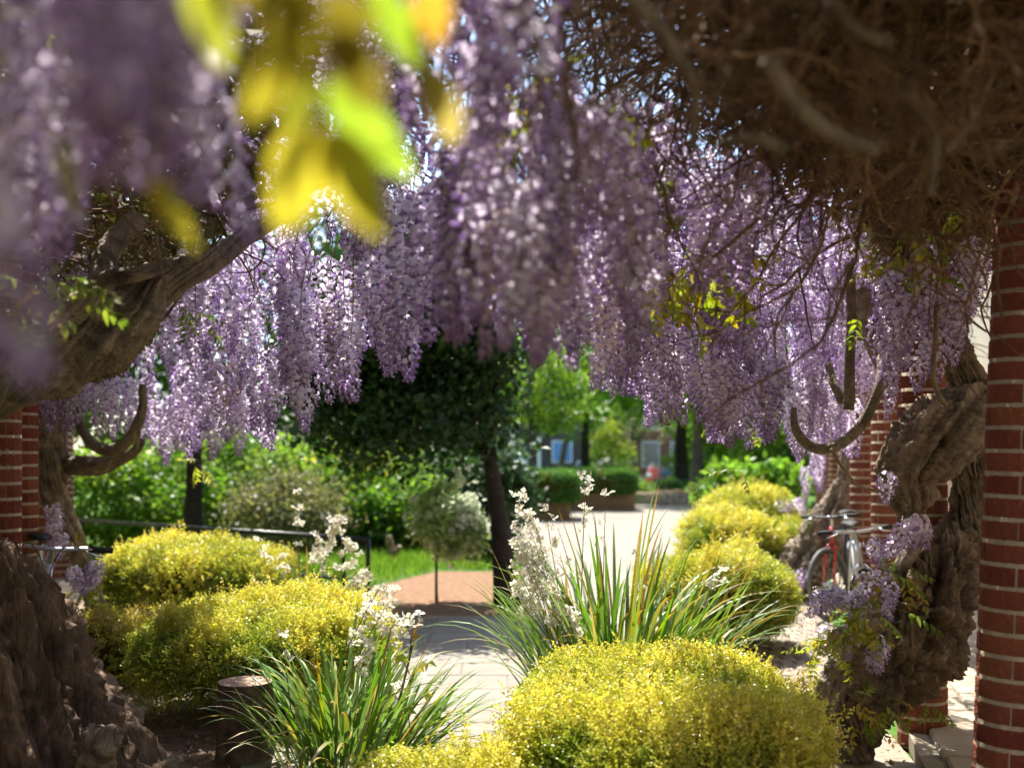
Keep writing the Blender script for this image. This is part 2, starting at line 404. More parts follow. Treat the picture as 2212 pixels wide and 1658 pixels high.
def column(x, y, z0, h, label, group, lean=(0, 0)):
    t = thing('brick_column', label, 'column', (x, y, z0), group)
    t.rotation_euler = (lean[0], lean[1], 0)
    nc = int(round(h / PITCH))
    if nc not in cores: cores[nc] = core_mesh(nc * PITCH)
    link('mortar_core', cores[nc], t, False)
    ph = random.uniform(0, 6)
    for c_ in range(nc):
        for b_ in range(3):
            o = link('brick', random.choice(brick_me), t, False)
            a = ph + (c_ % 2) * math.pi / 3 + b_ * math.pi * 2 / 3 + random.uniform(-.008, .008); q = random.uniform(-.0012, .0015)
            o.location = (q * math.cos(a), q * math.sin(a), (c_ + .5) * PITCH); o.rotation_euler = (0, 0, a)
    return t
labR = ['free-standing round red brick column beside the stone edge of the walkway', 'round red brick column partly hidden behind the gnarled S-shaped trunk',
        'round red brick column just beyond the S-shaped trunk, behind the white bicycle', 'round red brick column behind the handlebar of the white bicycle, beside the red bicycle']
labR += ['%s round red brick column past the red bicycle, in the row by the walkway' % q for q in ('first', 'second', 'third', 'fourth')]
for k, (x, y) in enumerate(ROW_R): column(x - (.05 if k == 0 else 0), y, 0, 2.30 if k == 0 else 2.55, labR[k], 'brick columns along the flagstone walkway', (0, .04) if k == 0 else (0, 0))
labL = ['round red brick column with faint chalk scribbles above the huge trunk base', 'round red brick column next to the chalk-scribbled one, above the bicycle handlebar',
        'round red brick column behind the bicycle handlebar with a grey trunk before it', 'round red brick column at the far end of the row by the black railing']
for k, (x, y) in enumerate(ROW_L): column(x, y, 0, 2.55, labL[k], 'brick columns of the row by the black railing')
chalk = pmat('chalk', (.62, .62, .56), .95, .1, var=.4, nscale=60)
cw = MB()
for row, z in ((0, 1.425), (1, 1.352)):
    for q in range(6):
        a0 = -1.75 + q * .26; pts_ = [(a0 + random.uniform(-.07, .07), z + random.uniform(-.02, .02)) for _ in range(4)]
        cw.tube([(ROW_L[0][0] + (CR + .0015) * math.cos(a), ROW_L[0][1] + (CR + .0015) * math.sin(a), zz_) for a, zz_ in spline(pts_, 12)], .0016, 4)
cw.build('chalk_scribble', chalk, [o for o in col.objects if o.get('label') == labL[0]][0])
column(-6.0, 14.3, 0, 2.55, 'last round red brick column of the railing row, behind the far-end column', 'brick columns of the row by the black railing')

# ------------------------------------------------------------------ gnarled wood
def gnarl(ctrl, name, mat, parent, n=220, m=120, ridge=.16, bump=.10, twist=2.0, kr=5.0, seed=1, knots=(), fold=.06, along_=1.0, tint=None):
    """ctrl rows: x, y, z, radius. Flutes that run along the wood, burls and knots, as real relief"""
    c = spline(ctrl, n); pts, rad = c[:, :3], np.maximum(c[:, 3], .004)
    s = np.concatenate([[0], np.cumsum(np.linalg.norm(np.diff(pts, axis=0), axis=1))])
    T, N, B = frames(pts)
    th = np.linspace(0, 2 * np.pi, m, endpoint=False)
    TH, SS = np.meshgrid(th, s); RR = np.repeat(rad[:, None], m, 1)
    tw = TH + twist * SS
    q = np.stack([np.cos(tw) * kr / 3, np.sin(tw) * kr / 3, SS * 1.6 * along_], -1).reshape(-1, 3)
    fl = 1 - np.abs(fbm(q, seed, 3)) * 1.4                      # ridged flutes
    q2 = np.stack([np.cos(tw) * kr * .9, np.sin(tw) * kr * .9, SS * 4.5 * along_], -1).reshape(-1, 3)
    fl2 = 1 - np.abs(fbm(q2, seed + 5, 3)) * 1.4
    dirv = (np.cos(TH)[..., None] * N[:, None, :] + np.sin(TH)[..., None] * B[:, None, :]).reshape(-1, 3)
    base = np.repeat(pts, m, 0) + dirv * RR.reshape(-1, 1)
    bl = fbm(base * 7.0, seed + 9, 3); bl3 = fbm(base * 26.0, seed + 13, 3)
    q3 = np.stack([np.cos(tw) * kr * 2.6, np.sin(tw) * kr * 2.6, SS * 9.0 * along_], -1).reshape(-1, 3) + .6 * along_ * bl[:, None]
    fl3 = 1 - np.abs(fbm(q3, seed + 23, 3)) * 1.4
    d = RR.reshape(-1) * (ridge * (fl - .45) + ridge * .6 * (fl2 - .45) + ridge * .30 * (fl3 - .45) + bump * bl) + .004 * bl3 * np.minimum(1, RR.reshape(-1) / .1)
    tone = .45 + .26 * fl + .18 * fl2 + .26 * fl3 + .14 * bl
    wq = base * 8.0 + 1.1 * np.stack([fbm(base * 5.0, seed + 31 + a_, 2) for a_ in range(3)], -1)
    rd = 1 - np.abs(fbm(wq, seed + 41, 3)) * 1.5
    d = d + fold * np.minimum(RR.reshape(-1), .22) * (rd - .45); tone = tone + .30 * (rd - .55)
    for (ks, ka, kr_, kh) in knots:
        kp = np.array([np.interp(ks, np.linspace(0, 1, n), pts[:, a]) for a in range(3)])
        ii = int(ks * (n - 1)); kd = math.cos(ka) * N[ii] + math.sin(ka) * B[ii]; kp = kp + kd * rad[ii]
        dist = np.linalg.norm(base - kp, axis=1); d = d + kh * np.exp(-(dist / kr_) ** 2)
    V = base + dirv * d[:, None]
    i = np.arange(n - 1)[:, None]; j = np.arange(m)[None, :]
    Q = np.stack([i * m + j, i * m + (j + 1) % m, (i + 1) * m + (j + 1) % m, (i + 1) * m + j], -1).reshape(-1, 4)
    V = np.concatenate([V, pts[:1], pts[-1:]]); j = np.arange(m)
    T3 = np.concatenate([np.stack([np.full(m, n * m), (j + 1) % m, j], -1), np.stack([np.full(m, n * m + 1), (n - 1) * m + j, (n - 1) * m + (j + 1) % m], -1)])
    tone = np.clip(np.concatenate([tone, [.8, .8]]), .35, 1.25)
    C = tone[:, None] * np.array(tint if tint else (1, 1, 1))
    return link(name, mesh_np(name, V, [Q, T3], mat, C), parent)
def px(rows):
    """rows of picture x, y, distance, radius in picture units -> metres"""
    out = []
    for x, y, Y, r_ in rows:
        p = P(x, y, Y); out.append((p.x, p.y, p.z, r_ / FPX * Y))
    return out
def stems(name, curves, mat, parent, n=24, sides=8, wob=.0):
    obs = []
    for k, rows in enumerate(curves):
        c = spline(px(rows), n)
        if wob: c[:, :3] += wob * np.stack([vnoise(c[:, :3] * 6 + k, 3 + a) for a in range(3)], -1)
        V, Q, T3 = tube_geo(c[:, :3], np.maximum(c[:, 3], .0012), sides)
        tone = .85 + .3 * fbm(V * 18, 4, 2)
        obs.append(link(name, mesh_np(name, V, [Q, T3], mat, tone[:, None] * np.ones(3)), parent))
    return obs

vineL = thing('wisteria_vine', 'flowering wisteria with huge knobbly trunk base and thick horizontal limb', 'wisteria', (-2.1, 4.6, 0), 'old wisteria vines')
vineR = thing('wisteria_vine', 'flowering wisteria with leaning S-shaped trunk under a mass of brown twigs', 'wisteria', (1.6, 5.0, 0), 'old wisteria vines')

trunkL = gnarl(px([(50, 1790, 4.6, 300), (30, 1650, 4.6, 232), (5, 1545, 4.6, 190), (-25, 1430, 4.6, 168), (-75, 1320, 4.6, 150), (-140, 1200, 4.6, 126), (-185, 1050, 4.45, 115), (-170, 930, 4.3, 90), (-110, 860, 4.2, 75)]),
               'trunk', M['bark_base'], vineL, 300, 190, ridge=.30, bump=.07, twist=-.35, kr=7, seed=3, fold=.07, along_=.4,
               knots=[(.32, 2.4, .09, .05), (.24, 3.3, .07, .06), (.15, 3.9, .06, .05), (.3, 4.3, .05, .04)], tint=(.80, .72, .68))
gnarl(px([(-130, 890, 4.2, 72), (0, 800, 4.2, 74), (110, 750, 4.2, 88), (210, 712, 4.2, 86), (280, 668, 4.2, 66), (330, 622, 4.25, 44), (390, 592, 4.3, 31), (450, 566, 4.4, 25), (520, 520, 4.6, 18), (600, 470, 4.8, 12)]),
      'limb', M['bark_grey'], vineL, 220, 120, ridge=.30, bump=.06, twist=3.0, kr=6, seed=21, fold=.12, along_=.5, knots=[(.3, 1.0, .05, .03), (.42, 4.0, .05, .03)])
gnarl(px([(30, 770, 4.14, 30), (120, 700, 4.08, 34), (190, 655, 4.06, 30), (225, 600, 4.1, 26), (235, 540, 4.2, 24), (300, 470, 4.3, 20)]),
      'limb', M['bark_grey'], vineL, 120, 60, ridge=.18, bump=.1, twist=6, seed=31)
gnarl(px([(170, 650, 4.1, 14), (230, 605, 4.0, 18), (300, 590, 4.05, 17), (360, 575, 4.2, 14), (420, 555, 4.3, 10), (430, 500, 4.4, 8)]),
      'limb', M['bark'], vineL, 90, 40, ridge=.12, seed=33)
stub = gnarl(px([(185, 1650, 4.38, 44), (205, 1628, 4.28, 38), (222, 1602, 4.22, 36), (228, 1584, 4.2, 34), (229, 1581, 4.2, 2)]), 'cut_stub', M['bark'], vineL, 70, 70, ridge=.22, bump=.16, seed=41, fold=.4)
stems('branch', [[(165, 860, 6.8, 9), (172, 910, 6.7, 11), (200, 955, 6.6, 12), (240, 972, 6.5, 13), (275, 955, 6.4, 13), (298, 915, 6.4, 12), (310, 875, 6.4, 10), (312, 830, 6.4, 8)],
                 [(300, 890, 6.2, 3), (302, 930, 6.2, 3), (295, 965, 6.2, 3.5), (275, 980, 6.2, 4), (262, 975, 6.2, 4)],
                 [(330, 480, 3.6, 4), (338, 540, 3.6, 4), (350, 600, 3.6, 3), (362, 640, 3.7, 2)],
                 [(345, 640, 4.3, 3), (352, 690, 4.3, 3), (390, 640, 4.3, 3), (420, 600, 4.4, 3)],
                 [(-10, 140, 3.0, 2.5), (60, 110, 3.0, 2.5), (110, 60, 3.0, 2), (140, 0, 3.0, 2)]], M['vine_stem'], vineL, wob=.01)
gnarl(px([(110, 1000, 7.2, 16), (165, 1006, 7.1, 19), (215, 1004, 7.0, 18), (255, 992, 7.0, 14), (290, 975, 7.0, 10), (310, 950, 7.0, 6)]), 'limb', M['bark'], vineL, 80, 50, ridge=.2, bump=.15, seed=51)

trunkR = gnarl(px([(1838, 1690, 4.95, 30), (1845, 1640, 4.95, 32), (1842, 1585, 4.92, 46), (1858, 1510, 4.86, 66), (1900, 1450, 4.78, 84), (1952, 1385, 4.75, 94), (2000, 1305, 4.75, 86), (2040, 1230, 4.85, 66), (2075, 1155, 4.98, 44), (2092, 1070, 5.0, 32), (2098, 980, 4.9, 34), (2102, 900, 4.8, 40), (2090, 830, 4.75, 36), (2070, 765, 4.7, 28), (2040, 690, 4.6, 22), (1985, 600, 4.4, 18), (1900, 500, 4.1, 14)]),
               'trunk', M['bark'], vineR, 420, 190, ridge=.26, bump=.13, twist=2.6, kr=7, seed=7, fold=.36, along_=.6,
               knots=[(.25, 3.0, .06, .04), (.3, 4.0, .05, .04), (.33, 1.0, .05, .04), (.38, 3.4, .05, .04), (.2, 2.4, .05, .03)], tint=(1.0, .95, .9))
gnarl(px([(2122, 905, 4.8, 34), (2095, 885, 4.72, 54), (2050, 925, 4.68, 72), (2000, 965, 4.68, 74), (1962, 1010, 4.7, 56), (1962, 1060, 4.74, 44), (1958, 1100, 4.78, 26), (1952, 1126, 4.8, 8)]),
      'limb', M['bark_grey'], vineR, 170, 110, ridge=.26, bump=.08, twist=2.2, kr=6, seed=61, fold=.15, along_=.5, knots=[(.6, 2.2, .05, .035), (.75, 3.2, .05, .04)], tint=(.85, .8, .78))
gnarl(px([(1790, 1540, 4.75, 8), (1790, 1500, 4.72, 26), (1815, 1455, 4.7, 32), (1850, 1410, 4.68, 30), (1890, 1350, 4.66, 28), (1920, 1290, 4.68, 24), (1950, 1220, 4.7, 16), (1985, 1170, 4.75, 10)]),
      'limb', M['bark_grey'], vineR, 150, 90, ridge=.26, bump=.22, twist=4, seed=63, fold=.4)
gnarl(px([(1905, 1560, 4.8, 6), (1925, 1500, 4.72, 20), (1960, 1450, 4.66, 28), (2010, 1410, 4.64, 30), (2050, 1370, 4.66, 26), (2070, 1310, 4.72, 18)]),
      'limb', M['bark'], vineR, 140, 80, ridge=.24, bump=.2, twist=3, seed=65, fold=.4)
stems('branch', [[(1836, 560, 4.9, 11), (1840, 640, 4.9, 11), (1838, 730, 4.9, 11), (1836, 800, 4.9, 12), (1834, 860, 4.9, 13), (1832, 885, 4.9, 12)],
                 [(1790, 790, 5.1, 9), (1803, 830, 5.0, 10), (1822, 868, 4.95, 10)],
                 [(1715, 880, 4.9, 6), (1718, 920, 4.9, 9), (1740, 955, 4.9, 11), (1775, 970, 4.9, 12), (1815, 958, 4.9, 12), (1855, 925, 4.9, 12), (1885, 875, 4.9, 12), (1903, 825, 4.9, 12), (1905, 770, 5.0, 10)],
                 [(1860, 620, 5.4, 26), (1880, 680, 5.4, 34), (1905, 760, 5.4, 30), (1930, 830, 5.4, 20)],
                 [(2020, 600, 4.2, 5), (2022, 700, 4.2, 6), (2016, 790, 4.2, 5.5), (2024, 840, 4.2, 6), (2042, 870, 4.2, 6), (2058, 876, 4.2, 6)],
                 [(1795, 970, 4.5, 3), (1820, 1010, 4.5, 3), (1850, 1048, 4.5, 3), (1880, 1058, 4.5, 3), (1912, 1066, 4.5, 2.5)],
                 [(1850, 730, 5.2, 4), (1890, 735, 5.2, 3), (1930, 725, 5.2, 3)],
                 [(2040, 700, 4.7, 4), (2090, 690, 4.7, 2.5), (2130, 715, 4.7, 2)],
                 [(1530, 560, 3.2, 4), (1580, 520, 3.1, 5), (1640, 470, 3.0, 4)], [(1660, 120, 1.5, 20), (1720, 220, 1.55, 19), (1800, 290, 1.6, 17), (1900, 330, 1.6, 13)], [(1290, -40, 1.6, 15), (1400, 30, 1.6, 15), (1480, 150, 1.6, 12)], [(1930, 90, 1.7, 15), (1850, 60, 1.7, 13), (1780, -30, 1.7, 12)], [(1700, 330, 1.9, 16), (1640, 300, 1.9, 14), (1560, 310, 2.0, 10)], [(1440, 100, 1.7, 12), (1500, 190, 1.75, 12), (1500, 320, 1.8, 9)], [(2040, 330, 2.2, 10), (2100, 250, 2.2, 9), (2160, 100, 2.2, 8)], [(1960, 200, 1.8, 13), (2020, 300, 1.85, 11), (2010, 420, 1.9, 8)]], M['vine_stem'], vineR, wob=.006)

# far trunks of the same rows
vineR2 = thing('wisteria_vine', 'ribbed grey wisteria trunk leaning behind the red bicycle', 'wisteria', tuple(P(1740, 1290, 10.4)), 'old wisteria vines')
gnarl(px([(1668, 1330, 10.2, 12), (1690, 1280, 10.3, 26), (1730, 1235, 10.4, 46), (1765, 1190, 10.5, 48), (1790, 1140, 10.5, 42), (1815, 1090, 10.5, 34), (1840, 1030, 10.5, 28), (1850, 940, 10.4, 24), (1840, 850, 10.2, 20)]),
      'trunk', M['bark_grey'], vineR2, 160, 110, ridge=.30, bump=.10, twist=.6, kr=8, seed=71)
gnarl(px([(1678, 1262, 10.0, 3), (1676, 1250, 10.0, 15), (1668, 1238, 9.95, 16), (1660, 1234, 9.9, 16), (1658, 1233, 9.9, 2)]), 'cut_stub', M['bark'], vineR2, 30, 30, seed=72)
vineL2 = thing('wisteria_vine', 'grey dappled wisteria trunk standing before the brick columns by the bicycle handlebar', 'wisteria', tuple(P(190, 1420, 7.4)), 'old wisteria vines')
gnarl(px([(222, 1440, 7.3, 15), (220, 1370, 7.3, 17), (200, 1280, 7.3, 18), (175, 1200, 7.2, 18), (142, 1130, 7.15, 22), (112, 1060, 7.1, 30), (108, 990, 7.1, 31), (118, 920, 7.1, 26), (140, 850, 7.1, 20), (170, 780, 7.0, 16)]),
      'trunk', M['bark_grey'], vineL2, 180, 90, ridge=.26, bump=.16, twist=2, seed=81)

# ------------------------------------------------------------------ wisteria flowers
def floret(scale=1.0, opened=1.0, tone=None):
    """banner petal (reflexed, folded), wings and keel, calyx: outward is +x, up is +z"""
    b = []
    w = .0140 * (0.45 + .55 * opened); hgt = .0235 * (.6 + .4 * opened)
    Vb = [(0, 0, 0), (.006, -w * .62, hgt * .25), (.006, w * .62, hgt * .25), (.005, -w, hgt * .62), (.0085, 0, hgt * .5), (.005, w, hgt * .62), (-.001, -w * .62, hgt * .95), (.003, 0, hgt * 1.05), (-.001, w * .62, hgt * .95)]
    Tb = [(0, 4, 1), (0, 2, 4), (1, 4, 3), (2, 5, 4), (3, 4, 6), (4, 5, 8), (6, 4, 7), (7, 4, 8)]
    k = .019
    Vk = [(0, 0, -.001), (k * .55, -.0058, -.0035), (k * .55, .0058, -.0035), (k * .6, 0, .003), (k, 0, -.006), (k * .5, 0, -.0095)]
    Tk = [(0, 3, 1), (0, 2, 3), (1, 3, 4), (2, 4, 3), (1, 4, 5), (2, 5, 4), (0, 1, 5), (0, 5, 2)]
    Vc = [(-.006, 0, 0), (.001, -.0035, .002), (.001, .0035, .002), (.001, 0, -.0035)]
    Tc = [(0, 1, 2), (0, 3, 1), (0, 2, 3)]
    V = np.array(Vb + Vk + Vc) * scale
    T = np.array(Tb + [tuple(a + 9 for a in t) for t in Tk] + [tuple(a + 15 for a in t) for t in Tc])
    ban = np.array(tone[0]); kee = np.array(tone[1])
    Cb = np.array([kee * .45 + ban * .55] + [ban * .93] * 2 + [ban * 1.03] * 2 + [ban * 1.03] + [ban * 1.08] * 3)
    Cb[4] = ban * .85 + np.array((.03, .03, 0))
    Ck = np.array([kee, kee, kee, kee * 1.15, kee * .8, kee * .85]); Cc = np.array([(.16, .10, .14)] * 4)
    return V, T, np.concatenate([Cb, Ck, Cc])
TONES = [((.91, .86, .92), (.66, .53, .77)), ((.88, .82, .90), (.60, .46, .72)), ((.93, .90, .93), (.72, .60, .80)), ((.84, .77, .88), (.54, .39, .67))]
FADED = [((.88, .79, .77), (.60, .46, .64)), ((.88, .77, .68), (.56, .42, .55))]
def raceme_mesh(seed, L=.36, n=92, tones=TONES, rmax=.062):
    g = np.random.default_rng(seed); V = []; T = []; C = []; off = 0
    bend = g.normal(0, .035, 2)
    def axis(t): return np.array([bend[0] * t * t, bend[1] * t * t, -L * t])
    for k in range(n):
        t = (k + .5) / n; t = .03 + .97 * t ** .92
        a = k * 2.39996 + g.normal(0, .25)
        prof = min(1, .55 + t * 3) * (1 - max(0, t - .35) / .68) ** .8
        rad = rmax * max(.10, prof) * g.uniform(.8, 1.15)
        op = float(np.clip(1.25 - max(0, t - .35) * 1.6 + g.normal(0, .12), .1, 1))
        sc = g.uniform(.9, 1.2) * (1.15 - .55 * max(0, t - .3))
        tn = tones[g.integers(len(tones))]
        if op < .5: tn = (tuple(np.array(tn[1]) * 1.0), tuple(np.array(tn[1]) * .8))
        v, tr, c = floret(sc, op, tn)
        pit = g.normal(.15, .25) - .9 * max(0, t - .55)          # lower buds point down
        cp, sp = math.cos(pit), math.sin(pit); v = v @ np.array([[cp, 0, sp], [0, 1, 0], [-sp, 0, cp]])
        rl = g.normal(0, .35); v = v @ np.array([[1, 0, 0], [0, math.cos(rl), math.sin(rl)], [0, -math.sin(rl), math.cos(rl)]])
        ca, sa = math.cos(a), math.sin(a); Rz = np.array([[ca, sa, 0], [-sa, ca, 0], [0, 0, 1]])
        p0 = axis(t); p1 = p0 + np.array([ca * rad, sa * rad, -.006 * g.random()])
        V.append(v @ Rz + p1); T.append(tr + off); C.append(c * g.uniform(.86, 1.1)); off += len(v)
        q = np.array([p0 + (0, 0, .001), p0 - (0, 0, .001), p1 + (0, 0, .0005)])
        V.append(q); T.append(np.array([(0, 1, 2)]) + off); C.append(np.tile((.20, .17, .12), (3, 1))); off += 3
    sp_ = np.array([axis(t) for t in np.linspace(-.12, 1, 14)]); v, Qq, tr = tube_geo(sp_, np.linspace(.0022, .0008, 14), 4)
    nV = np.concatenate(V + [v]); nT = np.concatenate(T + [tr + off]); nC = np.concatenate(C + [np.tile((.24, .26, .10), (len(v), 1))])
    return mesh_np('flower_cluster', nV, [nT, Qq + off], M['petal'], nC, smooth=False)
RAC = [raceme_mesh(100 + k, L=random.uniform(.33, .46), n=int(random.uniform(86, 112)), rmax=random.uniform(.055, .07)) for k in range(8)]
RACF = [raceme_mesh(200 + k, L=.36, n=90, tones=FADED + TONES[:1]) for k in range(2)]
RACS = [raceme_mesh(300 + k, L=.17, n=46, rmax=.045) for k in range(3)]
def raceme(tip, parent, scale=1.0, tilt=.08, pool=None):
    me = random.choice(pool or RAC)
    o = link('flower_cluster', me, parent)
    Lm = -min(v[2] for v in me_bb[me.name]) * scale
    o.location = (tip[0], tip[1], tip[2] + Lm * .97); o.scale = (scale,) * 3
    o.rotation_euler = (random.gauss(0, tilt), random.gauss(0, tilt), random.uniform(0, 6.28))
    if pool is not RACS: HANG.setdefault(parent.name, []).append(tuple(o.location))
    return o
HANG = {}
me_bb = {}
for me in RAC + RACF + RACS:
    a = np.zeros(len(me.vertices) * 3, np.float32); me.vertices.foreach_get('co', a); me_bb[me.name] = [tuple(a.reshape(-1, 3).min(0))]

def interp(tab, x):
    tab = sorted(tab); return float(np.interp(x, [q[0] for q in tab], [q[1] for q in tab]))
BOT_L = [(-40, 930), (60, 925), (180, 935), (230, 950), (300, 965), (340, 1018), (400, 990), (480, 1000), (560, 968), (600, 950), (665, 938), (690, 862), (750, 868), (800, 825), (870, 848), (905, 800), (950, 740), (1000, 775), (1050, 735), (1106, 742)]
DEP_L = [(-40, 6.0), (60, 6.4), (200, 6.6), (320, 7.6), (440, 6.6), (560, 5.4), (670, 4.9), (770, 4.25), (880, 3.6), (1000, 2.6), (1106, 1.95)]
BOT_R = [(1108, 785), (1160, 790), (1205, 815), (1245, 745), (1285, 835), (1330, 855), (1370, 865), (1395, 905), (1440, 940), (1500, 935), (1560, 972), (1620, 982), (1700, 1000), (1760, 975), (1800, 955), (1835, 930), (1860, 820)]
TOP_R = [(1108, 560), (1160, 330), (1250, 270), (1400, 330), (1500, 390), (1700, 430), (1900, 480)]
DEP_R = [(1108, 1.95), (1200, 2.35), (1290, 3.4), (1380, 3.95), (1440, 4.2), (1560, 4.4), (1650, 4.8), (1750, 5.6), (1860, 6.2)]
cnt = 0
# hem of the curtain first, then the mass above and behind it
for x in list(range(40, 1100, 27)):
    yb = interp(BOT_L, x) + random.uniform(-45, 4); Y = interp(DEP_L, x) + random.uniform(-.1, .35)
    raceme(P(x + random.uniform(-8, 8), yb, Y), vineL, random.uniform(.95, 1.25), pool=RAC + RACF[:1]); cnt += 1
while cnt < 262:
    x = random.uniform(-60, 1100)
    if x > 860 and random.random() < .6: continue
    top = -160 if x > 420 else 250; yb = interp(BOT_L, x)
    y = random.uniform(top + 120, yb); Y = interp(DEP_L, x) + abs(random.gauss(0, .45)) + .05
    if y < 430: Y = max(1.9, Y - random.uniform(0, 1.2))
    if x < 110 and y < 560: continue
    if x < 470 and 540 < y < 880 and Y < 4.8: Y = 4.9
    if x > 900 and random.random() < .3: Y -= .3
    raceme(P(x, y, Y), vineL, random.uniform(.9, 1.3) * (1.0 if Y > 3 else .85), pool=RAC + (RACF if x > 780 else [])); cnt += 1
for x, y, Y in ((385, 760, 6.2), (420, 800, 6.0), (450, 770, 5.8), (480, 820, 5.9), (410, 720, 5.6), (350, 800, 6.6), (500, 760, 5.5), (440, 870, 6.6), (530, 830, 5.6)): raceme(P(x, y, Y), vineL, 1.15)
# clusters close overhead
for x, y, Y in ((175, 380, .95), (150, 300, .9), (200, 420, 1.0), (270, 350, .92), (330, 440, 1.05), (390, 300, .95), (240, 200, .8), (430, 400, 1.2), (110, 480, 1.25), (-240, 840, .62), (180, 250, .75), (320, 180, .85), (120, 560, 1.5), (150, 560, 1.8), (400, 520, 1.7)):
    raceme(P(x, y, Y), vineL, random.uniform(.72, .9)); cnt += 1
cnt = 0
for x in list(range(1112, 1850, 21)):
    yb = interp(BOT_R, x) + random.uniform(-40, 4); Y = interp(DEP_R, x) + random.uniform(-.1, .3)
    raceme(P(x + random.uniform(-6, 6), yb, Y), vineR, random.uniform(.8, 1.1) * (1 if Y > 3 else .8), pool=RAC + (RACF if x < 1350 else [])); cnt += 1
while cnt < 225:
    x = random.uniform(1112, 1870)
    if x < 1320 and random.random() < .5: continue
    top = interp(TOP_R, x); yb = interp(BOT_R, x)
    y = random.uniform(top + 110, yb); Y = interp(DEP_R, x) + abs(random.gauss(0, .4)) + .05
    if y < 640 and x > 1230: Y = max(2.2, Y - random.uniform(.2, 1.6))
    raceme(P(x, y, Y), vineR, random.uniform(.75, 1.1) * (1.0 if Y > 3 else .8), pool=RAC + (RACF if x < 1300 else [])); cnt += 1
for x, y, Y in ((1385, 760, 2.6), (1370, 700, 2.5), (1905, 860, 4.35), (1925, 800, 4.3), (1945, 830, 4.4), (1960, 760, 4.3), (1980, 850, 4.45), (2000, 800, 4.4), (2020, 830, 4.5), (2035, 760, 4.3), (2060, 790, 4.4), (2085, 730, 4.4), (2100, 700, 4.3), (1915, 720, 4.3), (1990, 700, 4.2), (1870, 900, 6.0), (1890, 870, 5.8), (1935, 905, 5.5), (1845, 985, 6.6), (1820, 990, 6.8), (1790, 985, 7.2), (1750, 1010, 8.2), (1730, 1000, 7.6), (1765, 1060, 9.6), (1740, 1085, 10.2), (1760, 985, 8.0)):
    raceme(P(x, y, Y), vineR, random.uniform(.75, .98)); cnt += 1
for x, y, Y in ((1940, 1230, 4.4), (1975, 1195, 4.5), (1990, 1190, 4.5), (1950, 1195, 4.45), (1815, 1345, 4.45), (1800, 1330, 4.42), (1830, 1340, 4.42), (1790, 1350, 4.45), (1880, 1310, 4.4), (1900, 1345, 4.4), (1920, 1320, 4.4), (1860, 1350, 4.42), (1905, 1290, 4.42), (1815, 1430, 4.45), (1825, 1425, 4.4), (1895, 1440, 4.38), (1905, 1455, 4.38), (1885, 1465, 4.4), (1914, 1090, 4.5), (1780, 1415, 4.5), (1880, 1240, 4.45)):
    raceme(P(x, y, Y), vineR, random.uniform(.6, .85), .3, RACS); cnt += 1
for x, y, Y in ((112, 1150, 6.6), (120, 1180, 6.6), (135, 1210, 6.6), (105, 1230, 6.6), (205, 1290, 6.8), (212, 1270, 6.8), (195, 1260, 6.8), (160, 1290, 6.5), (158, 1270, 6.5)):
    raceme(P(x, y, Y), vineL2, random.uniform(.7, 1.0), .25, RACS)
for x, y, Y in ((1725, 1290, 10.0), (1735, 1280, 10.0), (1715, 1120, 10.5), (1690, 1130, 10.5)):
    raceme(P(x, y, Y), vineR2, 1.1, .4, RACS)

# the thin shoots that the clusters hang from, up to the roof of the vine
for v_ in (vineL, vineR):
    mb = MB()
    for (x, y, z) in HANG[v_.name]:
        zt = max(z + .12, 2.52 + random.uniform(-.05, .1)); w_ = .05 * (zt - z)
        c = spline([(x, y, z + .02), (x + random.gauss(0, w_), y + random.gauss(0, w_), z * .65 + zt * .35), (x + random.gauss(0, 2 * w_), y + random.gauss(0, 2 * w_), z * .3 + zt * .7), (x + random.gauss(0, 3 * w_), y + random.gauss(0, 3 * w_), zt)], 8)
        mb.tube(c, np.linspace(.0016, .004, 8), 4, c=np.ones(3) * random.uniform(.6, 1.1))
    stuff(mb.build('flowering_shoots', M['vine_stem'], v_, True, colors=True))

